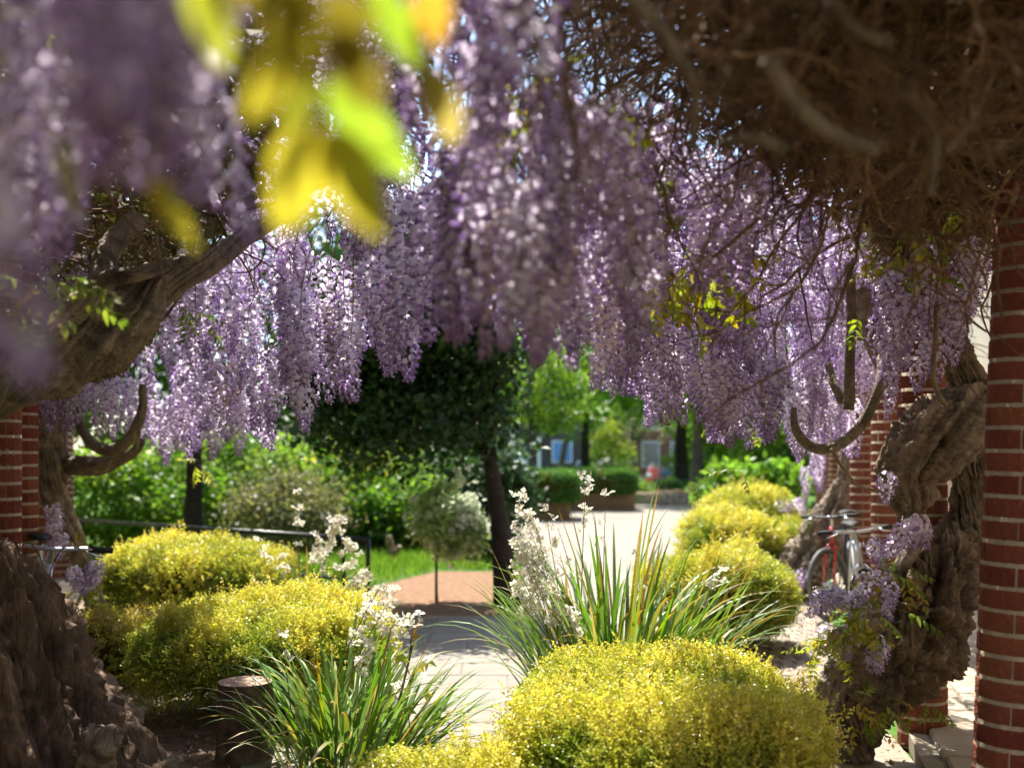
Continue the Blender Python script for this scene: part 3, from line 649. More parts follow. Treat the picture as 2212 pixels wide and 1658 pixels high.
# ------------------------------------------------------------------ wisteria leaves
def leaflet_geo(L, w, nseg=4, droop=.12, fold=.25):
    t = np.linspace(0, 1, nseg + 1); prof = np.sin(np.pi * np.clip(t, 0, 1) ** .75) ** .8 * (1 - t * .15); prof[-1] = 0; prof[0] = .06
    V = []
    for a, b in zip(t, prof):
        z = -droop * L * a * a
        V += [(L * a, -w * b / 2, z + fold * w * b / 2), (L * a, 0, z), (L * a, w * b / 2, z + fold * w * b / 2)]
    Q = []
    for s in range(nseg):
        for q in (0, 1): Q.append((s * 3 + q, s * 3 + q + 1, s * 3 + q + 4, s * 3 + q + 3))
    return np.array(V), np.array(Q)
def pinnate_mesh(seed, base, L=.2, pairs=5, ll=.06):
    g = np.random.default_rng(seed); V = []; Q = []; C = []; off = 0
    ts = np.linspace(.3, .95, pairs)
    axis = lambda t: np.array([L * t, 0, -.35 * L * t * t])
    items = [(t, s) for t in ts for s in (-1, 1)] + [(1.0, 0)]
    for t, s in items:
        v, q = leaflet_geo(ll * g.uniform(.8, 1.15) * (.75 + .35 * math.sin(math.pi * t)), ll * .42 * g.uniform(.85, 1.1), droop=g.uniform(.05, .5))
        a = s * g.uniform(.8, 1.2); rl = g.normal(0, .4)
        v = v @ np.array([[1, 0, 0], [0, math.cos(rl), math.sin(rl)], [0, -math.sin(rl), math.cos(rl)]])
        dp = g.uniform(.1, .7); v = v @ np.array([[math.cos(dp), 0, -math.sin(dp)], [0, 1, 0], [math.sin(dp), 0, math.cos(dp)]])
        v = v @ np.array([[math.cos(a), math.sin(a), 0], [-math.sin(a), math.cos(a), 0], [0, 0, 1]]) + axis(t)
        V.append(v); Q.append(q + off); C.append(np.tile(np.array(base[g.integers(len(base))]) * g.uniform(.85, 1.15), (len(v), 1))); off += len(v)
    v, q, t3 = tube_geo([axis(t) for t in np.linspace(0, 1, 7)], np.linspace(.0018, .0008, 7), 4)
    V.append(v); C.append(np.tile((.22, .24, .06), (len(v), 1)))
    return mesh_np('leaf', np.concatenate(V), [np.concatenate(Q + [q + off]), t3 + off], M['leaf'], np.concatenate(C), smooth=False)
YG = [(.34, .40, .045), (.42, .42, .05), (.26, .36, .05), (.50, .42, .06)]
GR = [(.13, .22, .03), (.18, .27, .04), (.22, .24, .05)]
BZ = [(.30, .20, .05), (.36, .27, .06), (.24, .24, .05)]
LEAF_Y = [pinnate_mesh(400 + k, YG) for k in range(3)]; LEAF_G = [pinnate_mesh(410 + k, GR + YG[2:3]) for k in range(3)]; LEAF_B = [pinnate_mesh(420 + k, BZ) for k in range(2)]
def vleaf(p, parent, pool, scale=1.0, out=None):
    o = link('leaf', random.choice(pool), parent); o.location = p; o.scale = (scale,) * 3
    a = out if out is not None else random.uniform(0, 6.28)
    o.rotation_euler = (random.gauss(0, .4), random.gauss(.35, .4), a); return o
def leafcloud(cx_, cy_, Y, sx, sy, n, parent, pool, scale=1.0, dY=.15):
    for _ in range(n): vleaf(P(random.gauss(cx_, sx), random.gauss(cy_, sy), Y + random.gauss(0, dY)), parent, pool, scale * random.uniform(.7, 1.1))
leafcloud(1520, 560, 3.9, 45, 32, 20, vineR, LEAF_Y, 1.0)
leafcloud(1440, 590, 3.7, 40, 30, 8, vineR, LEAF_Y, .9)
leafcloud(1160, 200, 2.6, 40, 40, 14, vineR, LEAF_Y, .8)
leafcloud(1250, 240, 2.8, 60, 50, 16, vineR, LEAF_G + LEAF_Y, .8)
leafcloud(1400, 330, 3.0, 80, 60, 12, vineR, LEAF_G, .8)
leafcloud(1950, 500, 4.3, 70, 50, 24, vineR, LEAF_G + LEAF_Y, .9)
leafcloud(1950, 540, 4.2, 40, 20, 8, vineR, LEAF_Y, .9)
leafcloud(1560, 900, 6.0, 60, 60, 8, vineR, LEAF_G, .8)
leafcloud(1800, 1375, 4.42, 24, 22, 16, vineR, LEAF_Y, .8, .06)
leafcloud(1850, 1340, 4.40, 26, 24, 12, vineR, LEAF_Y + LEAF_B, .8, .06)
leafcloud(1910, 1250, 4.45, 30, 35, 16, vineR, LEAF_B + LEAF_G, .8, .06)
leafcloud(1890, 1515, 4.5, 36, 12, 8, vineR, LEAF_G + LEAF_B, .7, .05)
leafcloud(1810, 1545, 4.5, 20, 20, 5, vineR, LEAF_B, .7, .05)
leafcloud(1990, 1520, 4.7, 25, 18, 4, vineR, LEAF_G, .7, .05)
leafcloud(115, 620, 2.7, 38, 34, 18, vineL, LEAF_B + LEAF_G, .62, .15)
leafcloud(30, 50, 2.6, 25, 18, 6, vineL, LEAF_G, .7, .15)
leafcloud(400, 660, 4.0, 20, 20, 5, vineL, LEAF_G, .6, .1)
leafcloud(425, 1000, 7.6, 12, 8, 4, vineL, LEAF_Y, .8, .1)
leafcloud(215, 1290, 6.7, 16, 22, 12, vineL2, LEAF_Y, .8, .1)
leafcloud(190, 1330, 6.7, 20, 25, 10, vineL2, LEAF_G + LEAF_B, .8, .1)
leafcloud(160, 1160, 6.9, 20, 20, 6, vineL2, LEAF_B, .8, .1)
leafcloud(1730, 1090, 10.4, 20, 25, 9, vineR2, LEAF_Y + LEAF_G, 1.1, .15)

# the leaves that hang right before the lens: every leaflet its own mesh
def big_leaflet(base, tip, w, Yb, Yt, rgb, parent, roll=0.0):
    Yb, Yt = Yb * .97, Yt * 1.10
    a = P(base[0], base[1], Yb); b = P(tip[0], tip[1], Yt); d = b - a; L = d.length
    v, q = leaflet_geo(L, w / FPX * Yb, 12, droop=.10, fold=.22)
    ex = d.normalized(); side = ex.cross(Vector((0, 1, 0))).normalized(); side = Quaternion(ex, roll) @ side; up = side.cross(ex) * -1
    Mx = np.array([ex, side, up]); V_ = v @ Mx + np.array(a)
    vein = .9 + .12 * np.cos(v[:, 0] / L * 60) * (np.abs(v[:, 1]) > 1e-6)
    return link('leaflet', mesh_np('leaflet', V_, [q], M['young_leaf'], vein[:, None] * np.array(rgb)), parent)
def hanging_leaf(stem, leaflets):
    x_, y_, d_, r_ = stem[0]; stem = [(x_ - 20, y_ - 2300, d_ * .98, r_), (x_ - 12, (y_ * 2 - 2300) / 2, d_, r_)] + stem
    c = spline(px(stem), 30); V_, Q_, T_ = tube_geo(c[:, :3], c[:, 3], 6)
    s = link('leaf', mesh_np('leaf', V_, [Q_, T_], M['leaf'], np.tile((.25, .27, .07), (len(V_), 1))), vineL)
    for l_ in leaflets: big_leaflet(*l_[:6], s, *l_[6:])
yel, ygr, grn, oli, ora = (.47, .42, .05), (.36, .40, .05), (.25, .38, .04), (.20, .17, .025), (.50, .30, .05)
hanging_leaf([(690, -700, .64, 5), (700, -200, .66, 5), (705, 120, .68, 5), (700, 270, .68, 4)],
             [((695, 275), (580, 520), 165, .68, .66, yel), ((705, 270), (830, 530), 140, .68, .66, yel), ((690, 190), (590, 300), 110, .70, .68, ygr), ((715, 170), (900, 420), 120, .70, .72, grn, .5)])
hanging_leaf([(690, -700, .54, 5), (700, -200, .55, 5), (705, -60, .55, 5), (700, 90, .55, 4)],
             [((695, 80), (500, 260), 130, .56, .54, yel), ((710, 60), (840, 260), 130, .56, .57, oli), ((690, -20), (540, 130), 150, .55, .54, oli), ((715, -30), (790, 120), 140, .55, .55, oli, .4), ((650, -60), (640, 110), 160, .56, .56, oli)])
hanging_leaf([(470, -600, .55, 4), (450, -150, .56, 4), (445, -60, .56, 4)],
             [((445, -90), (470, 175), 120, .56, .56, ygr), ((440, -150), (560, 40), 110, .56, .55, oli)])
hanging_leaf([(760, -600, .72, 5), (775, -200, .72, 5), (800, -20, .72, 4)],
             [((790, -40), (955, 190), 95, .72, .72, grn), ((900, 140), (1010, 330), 110, .75, .76, (.42, .36, .14)), ((910, -50), (960, 125), 100, .76, .76, ora), ((905, 120), (940, 260), 60, .74, .74, yel)])
hanging_leaf([(150, -300, .8, 3), (148, 100, .8, 3), (143, 320, .8, 3)], [((143, 300), (150, 500), 62, .8, .8, ygr)])
hanging_leaf([(345, -300, .8, 3), (345, 200, .8, 3), (335, 400, .8, 3)], [((335, 390), (345, 520), 60, .8, .8, (.45, .33, .05)), ((340, 380), (430, 580), 55, .8, .8, yel)])

# ------------------------------------------------------------------ the brown tangle of old shoots
def twig_mesh(seed, L=.9, r_=.006, forks=3):
    g = np.random.default_rng(seed); mb_ = MB()
    def shoot(p, d, L_, r0, lvl):
        n = 9; pts = [p]; dd = d
        for k in range(n):
            dd = unit(dd + g.normal(0, .17, 3) + np.array([0, 0, -.05])); pts.append(pts[-1] + dd * L_ / n)
        mb_.tube(pts, np.linspace(r0, r0 * .35, n + 1), 5 if lvl == 0 else 4, c=np.array((1, 1, 1)) * g.uniform(.7, 1.2))
        if lvl < 1:
            for f in range(forks):
                q = g.integers(2, n); shoot(pts[q], unit(dd + g.normal(0, .8, 3)), L_ * g.uniform(.3, .6), r0 * .55, lvl + 1)
    shoot(np.zeros(3), unit(g.normal(0, .3, 3) + np.array([1, 0, 0])), L, r_, 0)
    return mb_
TW = []
for k in range(10):
    t_ = twig_mesh(500 + k, random.uniform(.5, 1.0), random.choice((.004, .006, .009)), 4)
    TW.append(mesh_np('twig', np.concatenate(t_.V), [np.concatenate(t_.Q), np.concatenate(t_.T)], M['twig'], np.concatenate(t_.C)))
def rot_any(o): o.rotation_euler = (random.uniform(0, 6.28), random.uniform(-.9, .9), random.uniform(0, 6.28))
TW_BOT = [(1120, 60), (1200, 150), (1300, 170), (1400, 220), (1500, 290), (1600, 340), (1750, 410), (1900, 520), (2000, 600), (2100, 560), (2240, 480)]
k = 0
while k < 298:
    x = random.uniform(1130, 2260); yb = interp(TW_BOT, x); y = random.uniform(-150, yb)
    Y = random.uniform(1.5, 3.4) if y < 330 else random.uniform(2.6, 4.2)
    o = link('twig', random.choice(TW), vineR); o.location = P(x, y, Y); rot_any(o); o.scale = (random.uniform(.35, .8) * Y / 2.6,) * 3; k += 1
# the matted roof of shoots and leaves over the whole row: too many to count
def mat_roof(name, n, pos, z0, z1, parent, nleaf, leafcols, lm, wlen=(.4, 1.0)):
    tv = [twig_mesh(600 + q, .8, .010, 4) for q in range(4)]
    tv = [(np.concatenate(t.V), np.concatenate(t.Q), np.concatenate(t.T)) for t in tv]
    V = []; Q = []; T3 = []; off = 0
    for q in range(n):
        v, qq, tt = tv[q % 4]; p = pos(); s = random.uniform(*wlen) * 1.2
        e = Matrix.Rotation(random.uniform(0, 6.28), 3, 'Z') @ Matrix.Rotation(random.gauss(0, .25), 3, 'Y') @ Matrix.Rotation(random.uniform(0, 6.28), 3, 'X')
        V.append(v @ np.array(e).T * s + np.array([p[0], p[1], random.uniform(z0, z1)])); Q.append(qq + off); T3.append(tt + off); off += len(v)
    Vn = np.concatenate(V); tone = .8 + .35 * vnoise(Vn * 3, 5)
    stuff(link(name + '_shoots', mesh_np(name, Vn, [np.concatenate(Q), np.concatenate(T3)], M['twig'], tone[:, None] * np.ones(3)), parent))
    pts = np.array([(*pos(), random.uniform(z0 + .05, z1 + .12)) for _ in range(nleaf)])
    quads('%s_leaves' % name, pts, .075, .045, leafcols, lm, parent, nrm=np.tile((0, 0, 1.2), (nleaf, 1)))
def quads(name, pts, L, w, cols, mat, parent, nrm=None, spread=1.0, dirs=None, size_var=.35, hang=.0, kind='stuff', seed=0, tones=None):
    """many small leaves in one mesh: a folded diamond each"""
    g = np.random.default_rng(seed + len(pts)); n = len(pts); pts = np.asarray(pts, float)
    d = g.normal(0, 1, (n, 3)) * spread
    if dirs is not None: d = d + dirs
    d[:, 2] -= hang; d = unit(d)
    a = g.normal(0, 1, (n, 3))
    if nrm is not None: a = a * .55 + nrm
    sd = unit(np.cross(d, a)); up = np.cross(sd, d)
    s = (1 + g.uniform(-size_var, size_var, n))[:, None]
    b0 = pts; b1 = pts + d * L * s * .5 + sd * w * s * .5 + up * w * .12; b2 = pts + d * L * s; b3 = pts + d * L * s * .5 - sd * w * s * .5 + up * w * .12
    V = np.stack([b0, b1, b2, b3], 1).reshape(-1, 3)
    i = np.arange(n)[:, None] * 4
    Q = np.concatenate([i + np.array([[0, 1, 2, 3]])])
    cols = np.asarray(cols, float)
    C = cols[g.integers(len(cols), size=n)] if tones is None else tones
    C = C * g.uniform(.8, 1.2, (n, 1)); C = np.repeat(C, 4, 0)
    o = link(name, mesh_np(name, V, [Q], mat, C, smooth=False), parent)
    if kind: o['kind'] = kind
    return o
def posR():
    while True:
        y = random.uniform(.2, 18); x0 = interp([(0, .35), (2, .35), (3.4, .55), (4.4, 1.15), (5.0, 1.6), (6.2, 2.15), (18, 5.1)], y); x1 = rowR(y) + .35
        if random.random() < (x1 - x0) / 1.9: return random.uniform(x0, x1), y
def posL():
    y = random.uniform(.3, 11); xe = interp([(0, -.4), (2, -.4), (4, -.75), (6, -1.7), (9, -3.25), (12, -4.5)], y); return random.uniform(xe - 2.3, xe), y
mat_roof('canopy', 800, posR, 2.40, 2.9, vineR, 30000, [(.13, .075, .035), (.10, .058, .03), (.16, .10, .05)], M['dead_leaf'])
def tangle(name, n, parent, xr, bot, Yr):
    tv = [twig_mesh(650 + q, .8, .0075, 5) for q in range(6)]; tv = [(np.concatenate(t.V), np.concatenate(t.Q), np.concatenate(t.T)) for t in tv]
    V = []; Q = []; T3 = []; C_ = []; off = 0
    for q in range(n):
        x = random.triangular(xr[0], xr[1], 1600); y = random.uniform(-220, interp(bot, x) - 40); Y = random.uniform(*Yr); s_ = random.uniform(.4, 1.0) * Y / 3.0; p = np.array(P(x, y, Y))
        e = Matrix.Rotation(random.uniform(0, 6.28), 3, 'Z') @ Matrix.Rotation(random.uniform(-.9, .9), 3, 'Y') @ Matrix.Rotation(random.uniform(0, 6.28), 3, 'X')
        v, qq, tt = tv[q % 6]; C_.append(np.full(len(v), random.choice((.4, .6, .8, 1.0, 1.3, 1.8)))); V.append(v @ np.array(e).T * s_ + p); Q.append(qq + off); T3.append(tt + off); off += len(v)
    Vn = np.concatenate(V); tone = np.concatenate(C_)
    stuff(link(name, mesh_np(name, Vn, [np.concatenate(Q), np.concatenate(T3)], M['twig'], tone[:, None] * np.ones(3)), parent))
tangle('tangled_shoots', 400, vineR, (1175, 2110), [(1120, 20), (1300, 60), (1500, 150), (1700, 250), (1900, 370), (2050, 420), (2240, 330)], (1.7, 3.4))
mat_roof('canopy', 520, posL, 2.45, 2.8, vineL, 30000, [(.10, .10, .05), (.14, .15, .05), (.13, .08, .05)], M['dead_leaf'])

# ------------------------------------------------------------------ clipped golden shrubs
def sprig_template(seed, n=12, L=.075, ll=.0155, w=.010):
    g = np.random.default_rng(seed); V = []
    for k in range(n):
        t = (k + 1) / n; a = (k % 2) * math.pi + (k // 2) * 1.57 + g.normal(0, .3)
        p = np.array([g.normal(0, .004), g.normal(0, .004), L * t]); d = unit(np.array([math.cos(a), math.sin(a), g.uniform(.3, 1.1)])); s = unit(np.cross(d, g.normal(0, 1, 3))); u = np.cross(s, d)
        l_ = ll * g.uniform(.75, 1.2) * (1.05 - .35 * t)
        V += [p, p + d * l_ * .5 + s * w * .5 + u * .001, p + d * l_, p + d * l_ * .5 - s * w * .5 + u * .001]
    return np.array(V)
SPR = [sprig_template(700 + k) for k in range(8)]
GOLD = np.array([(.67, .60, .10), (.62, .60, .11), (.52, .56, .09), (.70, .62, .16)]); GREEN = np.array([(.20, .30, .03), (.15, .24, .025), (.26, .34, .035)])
def dome(u, v, c, rx, ry, h, e=2.6, z0=.04):
    """clipped dome: direction angles -> point and normal"""
    cu, su, cv, sv = np.cos(u), np.sin(u), np.cos(v), np.sin(v)
    f = lambda a: np.sign(a) * np.abs(a) ** (2 / e)
    p = np.stack([rx * f(cv) * f(cu), ry * f(cv) * f(su), h * .5 * f(sv)], -1)
    n = np.stack([f(cv) * f(cu) / rx, f(cv) * f(su) / ry, f(sv) / (h * .5)], -1)
    return p, unit(n)
def shrub(label, x, y, rx, ry, h, nsp, leaf=1.0, group='golden clipped shrubs', e=2.5, zb=.10, gold=1.0, lump=.05, seed=1, palette=None, name='golden_shrub', cat='shrub'):
    g = np.random.default_rng(seed)
    t = thing(name, label, cat, (x, y, 0), group)
    u = g.uniform(0, 2 * np.pi, nsp); v = np.arcsin(g.uniform(-.95, 1, nsp))
    p, n = dome(u, v, None, rx, ry, h - zb, e)
    lumps = fbm(p * 3.4 + seed * 3.1, seed, 3); ln = lumps * lump * 1.5
    depth = np.abs(g.normal(0, .045, nsp)); stray = (g.random(nsp) < .16) * g.uniform(0, .085, nsp) * np.clip(.4 + lumps, .2, 1.4)
    p = p + n * (ln - depth + stray)[:, None]
    z = p[:, 2] + zb + (h - zb) / 2
    P0 = np.stack([p[:, 0] + x, p[:, 1] + y, np.maximum(z, .03)], -1)
    d = unit(n * .9 + np.array([0, 0, .55]) + g.normal(0, .42, (nsp, 3)))
    a = unit(np.cross(d, g.normal(0, 1, (nsp, 3)))); b = np.cross(d, a)
    nt = len(SPR[0]); V = np.zeros((nsp, nt, 3)); idx = np.arange(nsp) % len(SPR)
    for q in range(len(SPR)):
        s_ = SPR[q] * leaf * 1.12; m_ = idx == q
        V[m_] = P0[m_][:, None, :] + s_[None, :, 0, None] * a[m_][:, None, :] + s_[None, :, 1, None] * b[m_][:, None, :] + s_[None, :, 2, None] * d[m_][:, None, :]
    pal = palette if palette is not None else (GOLD, GREEN)
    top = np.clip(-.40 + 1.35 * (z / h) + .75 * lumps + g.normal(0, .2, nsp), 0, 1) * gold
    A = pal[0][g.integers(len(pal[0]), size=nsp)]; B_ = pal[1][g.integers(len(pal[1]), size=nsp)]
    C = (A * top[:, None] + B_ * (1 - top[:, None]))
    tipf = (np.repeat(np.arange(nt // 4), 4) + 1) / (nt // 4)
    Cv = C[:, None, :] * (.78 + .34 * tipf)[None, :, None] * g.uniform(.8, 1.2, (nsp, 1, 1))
    i = np.arange(nsp * nt // 4)[:, None] * 4
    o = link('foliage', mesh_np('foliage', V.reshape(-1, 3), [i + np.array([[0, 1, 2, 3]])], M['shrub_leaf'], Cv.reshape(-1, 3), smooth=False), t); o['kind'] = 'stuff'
    # dense woody inside
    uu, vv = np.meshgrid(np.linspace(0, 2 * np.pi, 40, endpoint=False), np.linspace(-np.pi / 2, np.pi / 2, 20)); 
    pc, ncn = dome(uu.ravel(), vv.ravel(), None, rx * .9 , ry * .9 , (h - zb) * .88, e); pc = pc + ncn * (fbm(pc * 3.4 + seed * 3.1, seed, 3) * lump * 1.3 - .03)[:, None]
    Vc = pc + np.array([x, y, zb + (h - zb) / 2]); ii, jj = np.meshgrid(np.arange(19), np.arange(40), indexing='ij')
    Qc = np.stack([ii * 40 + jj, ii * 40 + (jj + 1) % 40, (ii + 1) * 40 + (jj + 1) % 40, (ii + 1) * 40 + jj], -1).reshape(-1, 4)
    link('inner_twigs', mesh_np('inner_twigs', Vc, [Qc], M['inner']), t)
    mb_ = MB()
    for q in range(7):
        a_ = g.uniform(0, 6.28); r0 = g.uniform(0, .35)
        mb_.tube([(x + math.cos(a_) * rx * r0 * .5, y + math.sin(a_) * ry * r0 * .5, 0), (x + math.cos(a_) * rx * r0, y + math.sin(a_) * ry * r0, zb + .12)], [.012, .008], 6, c=(1, 1, 1))
    mb_.build('stems', M['tree_bark'], t, True, colors=True)
    return t
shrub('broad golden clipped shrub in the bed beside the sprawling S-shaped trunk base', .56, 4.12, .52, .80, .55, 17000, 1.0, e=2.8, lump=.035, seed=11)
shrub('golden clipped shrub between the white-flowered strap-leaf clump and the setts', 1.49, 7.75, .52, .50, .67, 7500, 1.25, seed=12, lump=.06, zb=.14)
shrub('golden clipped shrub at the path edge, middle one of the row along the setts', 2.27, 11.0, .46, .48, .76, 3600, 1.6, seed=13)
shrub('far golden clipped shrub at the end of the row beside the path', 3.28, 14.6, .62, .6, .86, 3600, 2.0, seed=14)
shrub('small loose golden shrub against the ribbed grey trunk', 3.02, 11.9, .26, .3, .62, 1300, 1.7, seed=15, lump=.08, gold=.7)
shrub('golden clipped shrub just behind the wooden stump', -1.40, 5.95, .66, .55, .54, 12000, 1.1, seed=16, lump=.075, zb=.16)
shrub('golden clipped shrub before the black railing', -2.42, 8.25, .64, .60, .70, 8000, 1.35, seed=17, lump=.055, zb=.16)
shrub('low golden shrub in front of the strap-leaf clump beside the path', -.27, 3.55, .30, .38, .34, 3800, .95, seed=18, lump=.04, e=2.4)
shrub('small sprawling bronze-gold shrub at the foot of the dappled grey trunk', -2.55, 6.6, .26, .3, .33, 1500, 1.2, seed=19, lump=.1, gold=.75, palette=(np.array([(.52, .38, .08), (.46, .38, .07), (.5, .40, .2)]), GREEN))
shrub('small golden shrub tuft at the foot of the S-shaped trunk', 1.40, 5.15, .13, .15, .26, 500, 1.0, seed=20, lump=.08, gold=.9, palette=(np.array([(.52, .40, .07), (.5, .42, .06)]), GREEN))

# ------------------------------------------------------------------ strap-leaf clumps with white flowers
def blade_mesh(seed, base):
    g = np.random.default_rng(seed); n = 10; t = np.linspace(0, 1, n + 1)
    bend = g.uniform(.05, .5); tipdrop = g.uniform(0, .4); w = .010 * np.sin(np.pi * np.clip(.12 + .88 * t, 0, 1)) ** .55; w[-1] = .0006
    x = bend * t ** 2.2; z = t - .45 * bend * t ** 3 - tipdrop * np.clip(t - .6, 0, 1) ** 2 * 1.2
    V = np.stack([np.stack([x, -w, z + .0], -1), np.stack([x + w * .5, 0 * w, z], -1), np.stack([x, w, z], -1)], 1).reshape(-1, 3)
    Q = [(s * 3 + q, s * 3 + q + 1, s * 3 + q + 4, s * 3 + q + 3) for s in range(n) for q in (0, 1)]
    base = np.array(base); tip = np.array((.42, .24, .05)) if g.random() < .2 else base * 1.05
    C = base[None] * (1 - t[:, None] ** 3) + tip[None] * t[:, None] ** 3; C = np.repeat(C, 3, 0)
    return mesh_np('leaf_blade', V, [np.array(Q)], M['blade'], C)
BLADES = [blade_mesh(800 + k, c) for k, c in enumerate([(.12, .25, .04), (.15, .29, .05), (.20, .33, .06), (.09, .19, .04), (.16, .28, .05), (.23, .33, .06), (.13, .25, .05), (.45, .38, .10), (.50, .26, .05), (.12, .21, .05), (.15, .24, .04), (.46, .42, .26)])]
W_BL = [4, 4, 4, 3, 4, 3, 4, .3, .25, 4, 4, .4]
def flower_mesh(seed):
    g = np.random.default_rng(seed); V = []; T = []; C = []; off = 0
    for q in range(3):
        c0 = g.normal(0, .008, 3)
        ax = unit(g.normal(0, .6, 3) + np.array([0, 0, .6])); e1 = unit(np.cross(ax, g.normal(0, 1, 3))); e2 = np.cross(ax, e1)
        for k in range(3):
            a = k * 2.094; d = math.cos(a) * e1 + math.sin(a) * e2; s = np.cross(ax, d)
            v = [c0, c0 + d * .009 + s * .009 + ax * .003, c0 + d * .019 + ax * .002, c0 + d * .009 - s * .009 + ax * .003]
            V += v; T.append((off, off + 1, off + 2, off + 3)); C += [(.62, .55, .36)] + [(.86, .84, .78)] * 3; off += 4
        v = [c0 - ax * .007, c0 + e1 * .003, c0 + e2 * .003, c0 - e1 * .003]; V += v; T.append((off, off + 1, off + 2, off + 3)); C += [(.25, .12, .05)] * 4; off += 4
    return mesh_np('flower', np.array(V), [np.array(T)], M['white_petal'], np.array(C), smooth=False)
FLW = [flower_mesh(850 + k) for k in range(4)]
def stalk(base, tip, parent, nfl, bow=.1, clus=.5, brown=False):
    base = np.array(base); tip = np.array(tip); L = np.linalg.norm(tip - base); sdv = np.array([tip[0] - base[0], tip[1] - base[1], 0])
    c = spline([base, base * .6 + tip * .4 + np.array([0, 0, bow * L]) , base * .25 + tip * .75 + np.array([0, 0, bow * .6 * L]), tip], 16)
    V, Q, T = tube_geo(c, np.linspace(.0032, .0014, 16), 5)
    s = link('flower_stalk', mesh_np('flower_stalk', V, [Q, T], M['blade'], np.tile((.16, .17, .06) if not brown else (.2, .12, .05), (len(V), 1))), parent)
    nfl = int(nfl * 1.15)
    for k in range(nfl):
        f = 1 - clus * (k / max(1, nfl - 1)) * random.uniform(.6, 1); p = c[min(15, int(f * 15))] + np.array([random.gauss(0, .014), random.gauss(0, .014), random.gauss(.004, .012)])
        o = link('flower', random.choice(FLW), s); o.location = p; o.rotation_euler = (random.gauss(0, .6), random.gauss(0, .6), random.uniform(0, 6.28)); o.scale = (random.uniform(1.0, 1.7),) * 3
    return s
def clump(label, x, y, n, L0, L1, rad, stalks, lean=.35, bias=0.0):
    t = thing('strap_leaf_plant', label, 'plant', (x, y, 0), 'white-flowered strap-leaf clumps')
    for k in range(n):
        o = link('leaf_blade', random.choices(BLADES, W_BL)[0], t, False); a = random.uniform(0, 6.28); r0 = rad * math.sqrt(random.random())
        o.location = (math.cos(a) * r0, math.sin(a) * r0 * .8, -.01); L = random.uniform(L0, L1) * (1 - .25 * r0 / rad)
        o.scale = (L, 1.0 * random.uniform(.7, 1.25), L); le = (r0 / rad) * lean + random.gauss(.03, .10)
        q = Quaternion((0, 0, 1), a + random.gauss(0, .5)) @ Quaternion((0, 1, 0), le + 0)
        q = Quaternion((0, 1, 0), bias) @ q
        o.rotation_mode = 'QUATERNION'; o.rotation_quaternion = q
    for (bx_, by_, tx, ty, Yt, nf) in stalks:
        b = P(bx_, by_, y); b.z = max(.02, min(b.z, .25)); b.y = y + random.uniform(-.1, .1); stalk(b, P(tx, ty, Yt), t, nf)
    return t
clump('strap-leaf clump with white flowers between the broad golden shrub and the path', .54, 5.35, 297, .95, 1.45, .34,
      [(1250, 1500, 1265, 1022, 5.2, 6), (1230, 1500, 1120, 1065, 5.2, 7), (1220, 1500, 1112, 1130, 5.2, 9), (1225, 1500, 1150, 1110, 5.2, 8), (1215, 1500, 1115, 1165, 5.1, 9), (1230, 1500, 1175, 1090, 5.3, 6), (1235, 1500, 1130, 1190, 5.1, 9), (1240, 1520, 1160, 1150, 5.2, 8),
       (1230, 1520, 1115, 1225, 5.1, 8), (1240, 1520, 1190, 1250, 5.0, 6), (1245, 1520, 1120, 1275, 5.0, 8), (1250, 1520, 1225, 1310, 4.95, 12), (1250, 1520, 1180, 1265, 5.0, 6), (1440, 1520, 1562, 1240, 5.1, 5), (1300, 1500, 1308, 1065, 5.3, 3), (1255, 1530, 1240, 1330, 4.9, 7), (1240, 1520, 1145, 1230, 5.1, 6), (1390, 1500, 1375, 1190, 5.4, 2), (1290, 1500, 1205, 1140, 5.3, 4)], lean=.36)
clump('strap-leaf clump with seeding stalks beside the wooden stump', -.74, 4.85, 270, .5, .9, .30,
      [(700, 1560, 820, 1270, 4.7, 5), (700, 1560, 870, 1335, 4.7, 8), (720, 1570, 840, 1300, 4.75, 6), (720, 1560, 800, 1320, 4.8, 4), (740, 1570, 905, 1340, 4.6, 4), (760, 1580, 950, 1470, 4.6, 2), (640, 1550, 605, 1370, 4.8, 2), (700, 1560, 800, 1400, 4.7, 5), (560, 1590, 540, 1470, 4.9, 1)], lean=.6, bias=.12)
clump('strap-leaf clump with many white flowers rising behind the golden shrub by the stump', -1.40, 7.2, 170, .6, 1.0, .30,
      [(650, 1300, 640, 1070, 7.1, 6), (670, 1300, 740, 1110, 7.0, 12), (680, 1300, 720, 1125, 7.0, 10), (690, 1300, 760, 1165, 6.9, 9), (690, 1300, 800, 1235, 6.8, 11), (700, 1300, 780, 1260, 6.8, 9), (660, 1300, 690, 1160, 7.1, 9), (690, 1300, 770, 1200, 6.9, 6), (600, 1300, 560, 1170, 7.2, 5), (690, 1300, 850, 1275, 6.7, 5), (690, 1300, 700, 1190, 7.0, 8), (700, 1310, 760, 1285, 6.6, 3), (640, 1290, 610, 1190, 7.2, 3)], lean=.45, bias=.12)

